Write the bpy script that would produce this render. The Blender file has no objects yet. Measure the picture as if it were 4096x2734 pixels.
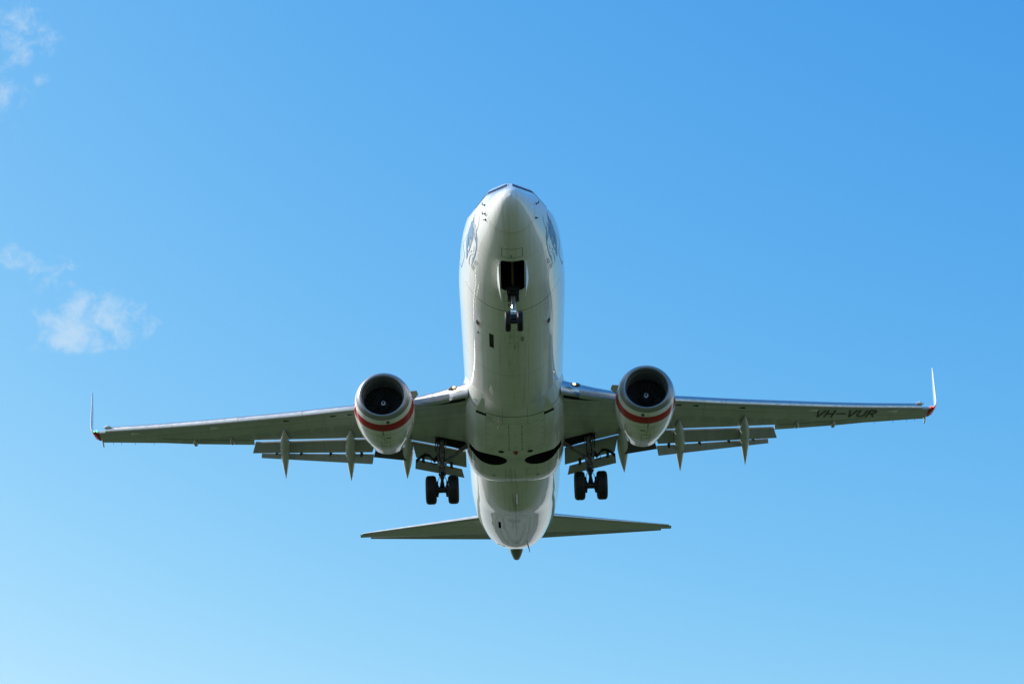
import bpy, bmesh, math, random
from mathutils import Vector, Matrix, Euler
R_ = math.radians
sc = bpy.context.scene
col = sc.collection
random.seed(7)

# ------------------------------------------------------------------ camera, sky, sun
# the aircraft is modelled in its own axes: x to its port side (right in the picture), y aft, z up, metres
CAM_P = Vector((-0.48965, -70.02250, -39.14621))          # camera place in the aircraft's axes
CAM_M = Matrix(((0.99956344, 0.02913234, -0.00492317),
                (0.00796723, -0.42623246, -0.90457858),
                (-0.02845091, 0.90414446, -0.42627849)))
CAM_ELEV = 20.9
CAM_ROT = Matrix.Rotation(R_(90 + CAM_ELEV), 3, 'X')
JET_ROT = CAM_ROT @ CAM_M.transposed()
CAM_W = Vector((0, 0, 1.7))
JET_LOC = CAM_W - JET_ROT @ CAM_P
cd = bpy.data.cameras.new('camera'); cam = bpy.data.objects.new('camera', cd); col.objects.link(cam)
cam.location = CAM_W; cam.rotation_euler = CAM_ROT.to_euler()
cd.sensor_width = 36.0; cd.lens = 86.83; cd.clip_start = 0.5; cd.clip_end = 60000
sc.camera = cam

SUN_EL, SUN_AZ = 36.0, -75.0                               # azimuth clockwise from +Y
sun_dir = Vector((math.sin(R_(SUN_AZ)) * math.cos(R_(SUN_EL)), math.cos(R_(SUN_AZ)) * math.cos(R_(SUN_EL)), math.sin(R_(SUN_EL))))
sl = bpy.data.lights.new('sun', 'SUN'); sl.energy = 5.0; sl.angle = R_(0.53); sl.color = (1.0, 0.955, 0.90)
so = bpy.data.objects.new('sun', sl); col.objects.link(so); so.rotation_euler = sun_dir.to_track_quat('Z', 'Y').to_euler()

class X:
    """tiny node-expression helper"""
    nt = None
    def __init__(s, sock): s.s = sock
    @staticmethod
    def m(op, *a, clamp=False):
        n = X.nt.nodes.new('ShaderNodeMath'); n.operation = op; n.use_clamp = clamp
        for i, v in enumerate(a):
            if isinstance(v, X): X.nt.links.new(v.s, n.inputs[i])
            else: n.inputs[i].default_value = v
        return X(n.outputs[0])
    def __add__(s, o): return X.m('ADD', s, o)
    def __radd__(s, o): return X.m('ADD', s, o)
    def __sub__(s, o): return X.m('SUBTRACT', s, o)
    def __rsub__(s, o): return X.m('SUBTRACT', o, s)
    def __mul__(s, o): return X.m('MULTIPLY', s, o)
    def __rmul__(s, o): return X.m('MULTIPLY', s, o)
    def __truediv__(s, o): return X.m('DIVIDE', s, o)
def near(v, c, w): return X.m('LESS_THAN', X.m('ABSOLUTE', v - c), w)
def between(v, a, b): return X.m('GREATER_THAN', v, a) * X.m('LESS_THAN', v, b)
def ramp(v, a, b, lo=0.0, hi=1.0):
    n = X.nt.nodes.new('ShaderNodeMapRange'); n.clamp = True; n.interpolation_type = 'SMOOTHSTEP'
    X.nt.links.new(v.s, n.inputs[0])
    for i, k in enumerate((a, b, lo, hi)): n.inputs[i + 1].default_value = k
    return X(n.outputs[0])
def mx(*a):
    r = a[0]
    for k in a[1:]: r = X.m('MAXIMUM', r, k)
    return r
def combine(x, y, z):
    n = X.nt.nodes.new('ShaderNodeCombineXYZ')
    for i, v in enumerate((x, y, z)):
        if isinstance(v, X): X.nt.links.new(v.s, n.inputs[i])
        else: n.inputs[i].default_value = v
    return X(n.outputs[0])
def noise(vec, scale, detail=4.0, rough=0.55, dist=0.0):
    n = X.nt.nodes.new('ShaderNodeTexNoise'); X.nt.links.new(vec.s, n.inputs['Vector'])
    n.inputs['Scale'].default_value = scale; n.inputs['Detail'].default_value = detail
    n.inputs['Roughness'].default_value = rough; n.inputs['Distortion'].default_value = dist
    return X(n.outputs[0])
def mixc(f, a, b):
    n = X.nt.nodes.new('ShaderNodeMix'); n.data_type = 'RGBA'
    if isinstance(f, X): X.nt.links.new(f.s, n.inputs[0])
    else: n.inputs[0].default_value = f
    for i, v in ((6, a), (7, b)):
        if isinstance(v, X): X.nt.links.new(v.s, n.inputs[i])
        else: n.inputs[i].default_value = (*v, 1)
    return X(n.outputs[2])
def objco(out='Object'):
    n = X.nt.nodes.new('ShaderNodeTexCoord'); s = X.nt.nodes.new('ShaderNodeSeparateXYZ')
    X.nt.links.new(n.outputs[out], s.inputs[0])
    return X(n.outputs[out]), X(s.outputs[0]), X(s.outputs[1]), X(s.outputs[2])

world = bpy.data.worlds.new('World'); sc.world = world; world.use_nodes = True
X.nt = nt = world.node_tree
bg = nt.nodes['Background']
sky = nt.nodes.new('ShaderNodeTexSky'); sky.sky_type = 'NISHITA'; sky.sun_disc = False
sky.sun_elevation = R_(SUN_EL); sky.sun_rotation = R_(SUN_AZ)
sky.air_density = 1.0; sky.dust_density = 1.0; sky.ozone_density = 3.0
# grade the physical sky to the photograph's blue: one power curve per colour channel
sp_ = nt.nodes.new('ShaderNodeSeparateXYZ'); nt.links.new(sky.outputs[0], sp_.inputs[0])
gr_, gg_, gb_ = [X.m('MINIMUM', X.m('POWER', X(sp_.outputs[k]) * 0.15, g_) * (a_ / 0.15), 1.3 / 0.15) for k, (g_, a_) in enumerate(((2.311, 4.62), (1.147, 1.50), (0.418, 1.079)))]
gg_ = X.m('MAXIMUM', X.m('MINIMUM', gg_, gb_ * 0.95), gb_ * 0.38)
graded = combine(X.m('MAXIMUM', X.m('MINIMUM', gr_, gb_ * 0.86), gg_ * 0.21), gg_, gb_)
V, dx, dy, dz = objco('Generated')
# thin wisps of cirrus, fixed directions in the sky
def wisp(px, py, rx, ry, tilt=0.0):
    f = cd.lens / 36.0 * 4096
    d = CAM_ROT @ Vector(((px - 2048) / f, -(py - 1367) / f, -1)).normalized()
    right = CAM_ROT @ Vector((1, 0, 0)); up = CAM_ROT @ Vector((0, 1, 0))
    a = dx * right.x + dy * right.y + dz * right.z - d.dot(right)
    b = dx * up.x + dy * up.y + dz * up.z - d.dot(up)
    c_, s_ = math.cos(R_(tilt)), math.sin(R_(tilt))
    u = (a * c_ + b * s_) * (f / rx); v = (b * c_ - a * s_) * (f / ry)
    front = X.m('GREATER_THAN', dx * d.x + dy * d.y + dz * d.z, 0.0)
    return ramp(u * u + v * v, 0.0, 1.0, 1.0, 0.0) * front
warp = noise(V, 26, 6, 0.6, 0.3)
fine = noise(V, 95, 8, 0.62, 0.35)
blob = mx(wisp(400, 1280, 330, 165, -4) * 1.0, wisp(300, 1330, 190, 110) * 0.8, wisp(530, 1300, 170, 110) * 0.85, wisp(430, 1200, 170, 90, -10) * 0.8, wisp(215, 1110, 130, 110) * 0.62,
          wisp(45, 1020, 150, 75) * 1.0, wisp(215, 1060, 160, 80) * 0.85, wisp(50, 120, 300, 240, 20) * 0.8,
          wisp(110, 40, 200, 150) * 0.6, wisp(20, 370, 110, 110) * 0.6, wisp(170, 310, 60, 60) * 0.5, wisp(915, 1165, 70, 45, 30) * 0.45,
          wisp(60, 640, 420, 1000) * 0.16, wisp(0, 1500, 300, 300) * 0.3)
cov = ramp(blob * 0.9 + (warp - 0.5) * 2.0 + (fine - 0.5) * 2.8 - 0.38, 0.0, 1.1) * ramp(blob, 0.0, 0.5)
stf = 0.15
cl = mixc(cov * 0.58, graded, (4.4, 5.3, 6.1))
nt.links.new(cl.s, bg.inputs['Color']); bg.inputs['Strength'].default_value = stf
sc.view_settings.view_transform = 'Standard'; sc.view_settings.look = 'None'; sc.view_settings.gamma = 1.0
sc.view_settings.exposure = 0.0
sc.cycles.max_bounces = 8; sc.cycles.diffuse_bounces = 3; sc.cycles.glossy_bounces = 5
sc.cycles.sample_clamp_indirect = 8.0

# ------------------------------------------------------------------ materials
def mat(name, base=(0.8, 0.8, 0.8), rough=0.4, metal=0.0, coat=0.0, emit=None, es=0.0, coat_rough=0.03, spec=0.5):
    m = bpy.data.materials.new(name); m.use_nodes = True
    b = m.node_tree.nodes['Principled BSDF']
    b.inputs['Base Color'].default_value = (*base, 1); b.inputs['Roughness'].default_value = rough
    b.inputs['Metallic'].default_value = metal; b.inputs['Coat Weight'].default_value = coat
    b.inputs['Coat Roughness'].default_value = coat_rough; b.inputs['Specular IOR Level'].default_value = spec
    if emit: b.inputs['Emission Color'].default_value = (*emit, 1); b.inputs['Emission Strength'].default_value = es
    return m
def bump(m, height, strength=0.1, dist=0.02, coat=True):
    n = m.node_tree.nodes.new('ShaderNodeBump'); n.inputs['Strength'].default_value = strength; n.inputs['Distance'].default_value = dist
    m.node_tree.links.new(height.s, n.inputs['Height'])
    b = m.node_tree.nodes['Principled BSDF']; m.node_tree.links.new(n.outputs[0], b.inputs['Normal'])
    if coat: m.node_tree.links.new(n.outputs[0], b.inputs['Coat Normal'])
def setc(m, c, inp='Base Color'): m.node_tree.links.new(c.s, m.node_tree.nodes['Principled BSDF'].inputs[inp])

WHITE = (0.80, 0.80, 0.77)
# fuselage skin: white gloss paint, seams, lap joints with painted glint and oil streaks under the belly
m_fus = mat('fuselage_paint', WHITE, 0.5, 0, 1.0, spec=0.0, coat_rough=0.02); X.nt = m_fus.node_tree
V, x, y, z = objco(); ax = X.m('ABSOLUTE', x)
lowr = X.m('LESS_THAN', z, -0.2)
dark = mx(near(y, 6.08, 0.020) * X.m('LESS_THAN', z, -0.9) * 0.9, near(y, 1.2, 0.010) * 0.5, near(y, 11.4, 0.010) * 0.5, near(y, 25.9, 0.010) * 0.5,
          near(y, 29.9, 0.01) * 0.5, near(y, 33.2, 0.01) * 0.4, near(y, 36.3, 0.012) * 0.5, near(y, 8.7, 0.008) * 0.25, near(y, 27.9, 0.008) * 0.3)
# hatch outline ahead of the nose gear bay and forward hold door outline
def box_line(x0, x1, y0, y1, w):
    inx = between(x, x0 - w, x1 + w); iny = between(y, y0 - w, y1 + w)
    return mx((near(x, x0, w) + near(x, x1, w)) * iny, (near(y, y0, w) + near(y, y1, w)) * inx)
hatch = mx(box_line(-0.34, 0.34, 1.98, 2.42, 0.012), box_line(-0.31, 0.20, 4.75, 5.35, 0.010)) * lowr * 0.75
hatch = mx(hatch, box_line(-1.75, -0.70, 8.2, 9.4, 0.010) * X.m('LESS_THAN', z, -1.2) * 0.5)
lap = near(ax, 1.02, 0.012) * X.m('LESS_THAN', z, -1.2) * between(y, 3.0, 12.5) * 0.9
lap = mx(lap, near(x, 0.03, 0.009) * between(y, 8.95, 10.6) * 0.8)
lap = mx(lap, near(ax, 0.95, 0.010) * X.m('LESS_THAN', z, -0.4) * between(y, 22.6, 31.0) * 0.7, near(x, 0.0, 0.010) * between(y, 0.45, 1.19) * lowr * 0.6)
rivl = mx(near(ax, 1.42, 0.008), near(ax, 0.52, 0.007) * between(y, 9.0, 13.5)) * lowr * 0.28
st = noise(combine(x * 9.0, y * 0.35, 0.0), 1.0, 5, 0.6)
streak = ramp(st, 0.47, 0.72) * ramp(ax, 0.25, 1.15, 1.0, 0.0) * lowr
aft_streak = ramp(noise(combine(x * 14.0, y * 0.22, 3.0), 1.0, 5, 0.6), 0.42, 0.66) * ramp(X.m('ABSOLUTE', x + 0.08), 0.02, 0.38, 1.0, 0.0) * ramp(y, 22.0, 24.0) * ramp(y, 26.0, 36.0, 1.0, 0.2)
keel = near(x, -0.02, 0.016) * ramp(y, 22.5, 23.5) * X.m('LESS_THAN', z, 0.6) * 0.75
gear_dirt = ramp(noise(combine(x * 10.0, y * 0.8, 1.0), 1.0, 4, 0.6), 0.40, 0.7) * ramp(ax, 0.05, 0.5, 1.0, 0.0) * ramp(y, 4.2, 5.0) * ramp(y, 6.0, 11.5, 1.0, 0.15) * lowr
dots = X.m('GREATER_THAN', noise(V, 11.0, 1, 0.5), 0.745) * lowr * 0.35
frames = X.m('LESS_THAN', X.m('FRACT', y * 0.78), 0.012) * X.m('LESS_THAN', z, -0.6) * 0.26
marks = mx(near(y, 7.55, 0.012), near(y, 8.08, 0.012), near(y, 8.6, 0.012)) * between(ax, 0.02, 0.11)
marks = mx(marks, near(X.m('ABSOLUTE', x - 0.0), 0.12, 0.010) * mx(near(y, 7.61, 0.07), near(y, 8.14, 0.07), near(y, 8.66, 0.07))) * lowr * 0.6
c = mixc(mx(streak * 0.30, gear_dirt * 0.45, dots), WHITE, (0.23, 0.20, 0.13))
c = mixc(mx(aft_streak * 0.62, keel), c, (0.09, 0.08, 0.05))
c = mixc(mx(dark, hatch, marks, rivl, frames), c, (0.10, 0.06, 0.055))
c = mixc(lap, c, (0.92, 0.92, 0.88))  # lap joints lightened to paint their glint; includes the pale drain streak
setc(m_fus, c)
setc(m_fus, ramp(mx(streak, aft_streak, gear_dirt), 0, 1, 0.015, 0.10), 'Coat Roughness')
bump(m_fus, noise(combine(x * 1.6, y * 0.55, z * 1.6), 1.0, 2, 0.5) + dark * -0.25 + lap * 1.2, 0.06, 0.03)

# belly fairing: satin white with fastener rows, hatches and hydraulic streaks
m_fair = mat('belly_fairing_paint', WHITE, 0.5, 0, 0.8, spec=0.0, coat_rough=0.06); X.nt = m_fair.node_tree
V, x, y, z = objco(); ax = X.m('ABSOLUTE', x)
dash = X.m('LESS_THAN', X.m('FRACT', y * 8.0), 0.5)
dashx = X.m('LESS_THAN', X.m('FRACT', x * 9.0), 0.6)
dk = mx(near(y, 14.93, 0.022) * 1.0, near(y, 13.75, 0.009) * X.m('LESS_THAN', ax, 1.0) * 0.5, near(ax, 0.245, 0.010) * between(y, 15.5, 17.75) * 0.9,
        near(ax, 0.47, 0.008) * between(y, 13.75, 15.4) * 0.6, near(ax, 1.12, 0.009) * between(y, 15.0, 17.6) * dash * 0.8,
        near(y, 15.45, 0.008) * X.m('LESS_THAN', ax, 0.5) * 0.5, near(y, 17.72, 0.010) * dashx * 0.7, near(y, 18.62, 0.009) * X.m('LESS_THAN', ax, 0.27) * dashx * 0.7,
        near(y, 19.65, 0.010) * X.m('LESS_THAN', ax, 1.4) * dashx * 0.8, near(ax, 0.42, 0.009) * between(y, 19.6, 21.8) * 0.5,
        near(ax, 1.3, 0.009) * between(y, 19.2, 21.5) * 0.6, near(y, 20.6, 0.009) * 0.35 * X.m('GREATER_THAN', ax, 0.42))
latch = mx(*[near(y, k, 0.035) for k in (15.72, 16.3, 17.0, 17.62)]) * near(ax, 0.262, 0.020)
ticks = mx(*[near(y, k, 0.013) for k in (15.5, 15.98, 16.46, 16.94, 17.42)]) * between(ax, 0.98, 1.09) * 0.85
spots = mx(*[near(y, k, 0.022) * near(ax, xx, 0.022) for k, xx in ((15.5, 0.52), (15.4, 0.80), (17.6, 0.52), (17.5, 0.82), (16.4, 0.01), (17.45, 0.01))]) * 0.8
vent = near(y, 20.35, 0.045) * near(ax, 0.86, 0.07)
patch = between(y, 15.05, 15.4) * between(x, -1.1, -0.83) * 0.35
stf_ = ramp(noise(combine(x * 11.0, y * 0.35, 2.0), 1.0, 5, 0.62), 0.44, 0.68)
run = stf_ * ramp(X.m('ABSOLUTE', x + 0.22), 0.03, 0.30, 1.0, 0.0) * ramp(y, 18.6, 19.8)
wellrun = ramp(noise(combine(x * 9.0, y * 0.5, 5.0), 1.0, 5, 0.62), 0.50, 0.72) * ramp(y, 19.0, 19.6) * ramp(ax, 1.4, 1.8, 1.0, 0.0)
grime = ramp(noise(combine(x * 1.5, y * 0.9, z), 1.0, 5, 0.6), 0.42, 0.72)
sm = ramp(noise(combine(x * 2.2 + y * 0.35, y * 0.5, 0.0), 1.0, 3, 0.5), 0.45, 0.65) * between(ax, 1.0, 1.95)
c = mixc(mx(grime * 0.22, wellrun * 0.45, patch, sm * 0.10), (0.78, 0.78, 0.74), (0.26, 0.25, 0.17))
c = mixc(mx(run * 0.72, dk * 0.85, ticks, spots), c, (0.085, 0.06, 0.05))
c = mixc(mx(latch, vent), c, (0.015, 0.015, 0.015))
setc(m_fair, c)
bump(m_fair, noise(combine(x * 1.4, y * 0.7, z * 1.4), 1.0, 2, 0.5) - dk * 0.2, 0.15, 0.04)

# wing underside: light grey paint, spanwise seams, access panels, soot
m_wing = mat('wing_paint', (0.52, 0.53, 0.52), 0.36, 0, 0.45, coat_rough=0.12); X.nt = m_wing.node_tree
V, x, y, z = objco(); ax = X.m('ABSOLUTE', x)
ch = y - ax * 0.49                                           # follows the sweep
chq = y - ax * 0.30
seam = mx(near(ch, 14.75, 0.012), near(ch, 15.95, 0.012) * 0.7, near(chq, 18.15, 0.012) * 0.7, near(ch, 15.4, 0.008) * 0.4)
ribs = mx(near(ax, 7.4, 0.01), near(ax, 9.9, 0.01), near(ax, 12.6, 0.01), near(ax, 15.0, 0.01), near(ax, 4.4, 0.012)) * 0.45
oval_u = (X.m('FRACT', ax * 1.25) - 0.5) * 2.4; oval_v = (ch - 15.65) * 3.6
ov = oval_u * oval_u + oval_v * oval_v
oval = between(ov, 0.72, 0.95) * X.m('GREATER_THAN', ax, 5.9) * 0.4
ovf = X.m('LESS_THAN', ov, 0.72) * X.m('GREATER_THAN', ax, 5.9) * 0.35
grime = ramp(noise(combine(x * 3.0, y * 0.6, 0.0), 1.0, 6, 0.65), 0.42, 0.75)
soot = ramp(noise(combine(x * 7.0, y * 0.5, 4.0), 1.0, 5, 0.6), 0.5, 0.72) * ramp(ax, 5.4, 8.0, 1.0, 0.25)
c = mixc(mx(grime * 0.28, soot * 0.22, ovf), (0.52, 0.53, 0.51), (0.22, 0.22, 0.18))
wn = X.nt.nodes.new('ShaderNodeTexWhiteNoise'); X.nt.links.new(combine(X.m('FLOOR', ax * 0.62), X.m('FLOOR', ch * 1.1), X.m('SIGN', x)).s, wn.inputs['Vector'])
c = mixc(X(wn.outputs[0]) * 0.22, c, (0.20, 0.20, 0.17))
c = mixc(mx(seam, ribs, oval) * 0.85, c, (0.10, 0.10, 0.09))
setc(m_wing, c)  # underside
bump(m_wing, noise(combine(x * 1.2, y * 0.8, z), 1.0, 2, 0.5), 0.18, 0.04)

m_flap = mat('flap_paint', (0.44, 0.45, 0.43), 0.40, 0, 0.2, coat_rough=0.2); X.nt = m_flap.node_tree
V, x, y, z = objco(); ax = X.m('ABSOLUTE', x)
g = ramp(noise(combine(x * 4.0, y * 1.0, z), 1.0, 5, 0.6), 0.4, 0.7)
setc(m_flap, mixc(mx(g * 0.25, mx(near(ax, 7.6, 0.012), near(ax, 3.0, 0.012)) * 0.6), (0.34, 0.35, 0.33), (0.14, 0.14, 0.12)))

m_tail = mat('tailplane_paint', (0.50, 0.51, 0.49), 0.30, 0, 0.6, coat_rough=0.08); X.nt = m_tail.node_tree
V, x, y, z = objco(); ax = X.m('ABSOLUTE', x)
g = ramp(noise(combine(x * 2.0, y * 3.0, z), 1.0, 5, 0.6), 0.4, 0.75)
setc(m_tail, mixc(g * 0.18, (0.50, 0.51, 0.49), (0.2, 0.2, 0.17)))

# bare polished leading edges
m_metal = mat('leading_edge_aluminium', (0.62, 0.63, 0.66), 0.22, 0.95); X.nt = m_metal.node_tree
V, x, y, z = objco(); ax = X.m('ABSOLUTE', x)
br = noise(combine(x * 0.6, y * 9.0, z * 9.0), 1.0, 4, 0.6)
setc(m_metal, mixc(ramp(br, 0.35, 0.7) * 0.5, (0.56, 0.57, 0.59), (0.38, 0.39, 0.41)))
setc(m_metal, ramp(br, 0.3, 0.7, 0.28, 0.42), 'Roughness')
m_lip = mat('inlet_lip_aluminium', (0.50, 0.51, 0.53), 0.45, 0.85); X.nt = m_lip.node_tree
V, x, y, z = objco()
br = noise(combine(x * 3, y * 14.0, z * 3), 1.0, 5, 0.6)
setc(m_lip, mixc(ramp(br, 0.35, 0.7) * 0.4, (0.36, 0.37, 0.39), (0.26, 0.27, 0.28)))
setc(m_lip, ramp(br, 0.3, 0.7, 0.36, 0.50), 'Roughness')

RED = (0.43, 0.0, 0.012)
NAC_Y0, NAC_X, NAC_Z = 12.62, 4.84, -2.20
m_nac = mat('nacelle_paint', WHITE, 0.5, 0, 0.8, spec=0.0, coat_rough=0.02); X.nt = m_nac.node_tree
V, x, y, z = objco(); a = y - NAC_Y0; lx = X.m('ABSOLUTE', x) - NAC_X; alx = X.m('ABSOLUTE', lx); lz = z - NAC_Z
band = between(a, 0.47, 0.95)
grey = near(a, 0.965, 0.018)
low = X.m('LESS_THAN', lz, -0.2)
ln = mx(near(a, 1.32, 0.012) * 0.9, near(a, 2.0, 0.010) * 0.7, near(a, 2.02, 0.006) * 0.3, near(alx, 0.15, 0.010) * between(a, 1.98, 4.0) * low * 0.8,
        near(lx, 0.02, 0.008) * between(a, 0.22, 2.0) * low * 0.6, near(lx, 0.30, 0.008) * between(a, 1.3, 1.95) * low * 0.6)
louv = mx(near(a, 2.12, 0.022), near(a, 2.55, 0.018), near(a, 2.98, 0.018), near(a, 3.65, 0.024)) * X.m('LESS_THAN', alx, 0.11) * low
vent = near(a, 1.62, 0.06) * near(lx, -0.13, 0.09) * low
rings = (lx + 0.17) * 14.0; ringa = (a - 0.36) * 14.0
port = X.m('LESS_THAN', rings * rings + ringa * ringa * 0.6, 0.9) * low
dr = ramp(noise(combine(lx * 13.0, a * 0.7, 0.0), 1.0, 5, 0.65), 0.47, 0.70) * ramp(alx, 0.05, 0.75, 1.0, 0.0) * ramp(a, 0.9, 1.4) * low
rust = ramp(noise(combine(lx * 3.0, a * 2.0, 7.0), 1.0, 5, 0.6), 0.48, 0.68) * ramp(X.m('ABSOLUTE', lx - 0.12), 0.05, 0.45, 1.0, 0.0) * ramp(a, 0.95, 1.6) * low
oil = ramp(a, 1.7, 3.8) * ramp(alx, 0.25, 0.65, 1.0, 0.0) * low
c = mixc(band, WHITE, RED)
c = mixc(grey * 0.8, c, (0.30, 0.31, 0.30))
c = mixc(mx(dr * 0.35, oil * 0.30), c, (0.36, 0.33, 0.20))
c = mixc(rust * 0.50, c, (0.24, 0.15, 0.07))
cr = near(lx, 0.05, 0.03) * between(a, 0.95, 1.45) * ramp(noise(combine(lx * 40.0, a * 3.0, 1.0), 1.0, 3, 0.6), 0.4, 0.6) * low
c = mixc(mx(ln * 0.8, cr * 0.8), c, (0.09, 0.06, 0.05))
c = mixc(mx(louv, vent, port) * 0.92, c, (0.03, 0.03, 0.03))
setc(m_nac, c)
bump(m_nac, noise(combine(x * 1.5, y * 1.0, z * 1.5), 1.0, 2, 0.5), 0.10, 0.04)

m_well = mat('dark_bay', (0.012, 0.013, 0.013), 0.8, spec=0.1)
m_duct = mat('inlet_duct', (0.10, 0.105, 0.11), 0.45, 0.3); X.nt = m_duct.node_tree
V, x, y, z = objco()
a = y - NAC_Y0
setc(m_duct, mixc(mx(between(a, 0.33, 0.40), between(a, 0.62, 0.66) * 0.8, near(a, 1.0, 0.015)) * 0.8, (0.27, 0.28, 0.27), (0.06, 0.06, 0.06)))
m_fan = mat('fan_blade', (0.045, 0.047, 0.052), 0.4, 0.4, spec=0.2)
m_spin = mat('spinner_black', (0.02, 0.02, 0.022), 0.3, 0, 0.5)
m_wpaint = mat('white_mark_paint', (0.78, 0.78, 0.78), 0.35)
m_rubber = mat('tyre_rubber', (0.018, 0.018, 0.020), 0.55, spec=0.35); X.nt = m_rubber.node_tree
V, x, y, z = objco(); ax = X.m('ABSOLUTE', x)
gr = noise(combine(x * 2.0, y * 6, z * 6), 1.0, 4, 0.6)
setc(m_rubber, mixc(ramp(gr, 0.35, 0.7), (0.008, 0.008, 0.010), (0.020, 0.020, 0.020)))
setc(m_rubber, ramp(gr, 0.3, 0.7, 0.5, 0.72), 'Roughness')
m_gear = mat('gear_paint', (0.30, 0.31, 0.31), 0.5, spec=0.3); X.nt = m_gear.node_tree
V, x, y, z = objco()
g = ramp(noise(V, 6.0, 5, 0.65), 0.42, 0.62)
setc(m_gear, mixc(g * 0.75, (0.20, 0.195, 0.18), (0.05, 0.038, 0.03)))
m_dgear = mat('greasy_steel', (0.03, 0.03, 0.032), 0.45, 0.4)
m_chrome = mat('piston_chrome', (0.75, 0.75, 0.77), 0.12, 1.0)
m_black = mat('black_paint', (0.02, 0.02, 0.02), 0.5)
m_glass = mat('windscreen_glass', (0.022, 0.038, 0.065), 0.45, 0, 0.0, spec=0.08)
m_frame = mat('window_frame_metal', (0.50, 0.50, 0.53), 0.35, 0.5)
m_art = mat('blue_grey_artwork_paint', (0.21, 0.32, 0.47), 0.5, 0, 0.6, spec=0.0)
m_reg = mat('registration_paint', (0.045, 0.048, 0.045), 0.5)
m_grey = mat('grey_lettering', (0.30, 0.32, 0.34), 0.5)
m_red = mat('red_paint', (0.42, 0.0, 0.008), 0.5, 0, 0.35, spec=0.0)
m_beacon = mat('red_lens', (0.25, 0.01, 0.01), 0.2, 0, 1.0)
m_seal = mat('dark_sealant', (0.07, 0.05, 0.045), 0.6)
m_lamp = mat('lit_lamp', (1, 0.9, 0.7), 0.3, emit=(1.0, 0.72, 0.45), es=1.5)
m_lamp2 = mat('dim_lamp', (1, 0.9, 0.7), 0.3, emit=(1.0, 0.62, 0.34), es=0.7)
m_green = mat('green_lamp', (0.1, 1, 0.4), 0.3, emit=(0.15, 1.0, 0.55), es=2.5)
m_redl = mat('red_lamp', (1, 0.1, 0.05), 0.3, emit=(1.0, 0.04, 0.02), es=3.5)
m_cove = mat('flap_cove_grey', (0.06, 0.063, 0.06), 0.7)
m_cone = mat('tail_cone_titanium', (0.22, 0.22, 0.19), 0.4, 0.6)
m_wlet = mat('winglet_paint', (0.62, 0.65, 0.68), 0.5, 0, 1.0, spec=0.0)
m_lens = mat('lamp_recess', (0.06, 0.065, 0.07), 0.35, 0.3)
m_box = mat('box_grey', (.24, .27, .30), .5)
m_exh = mat('exhaust_metal', (0.20, 0.18, 0.16), 0.4, 0.9)

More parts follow.
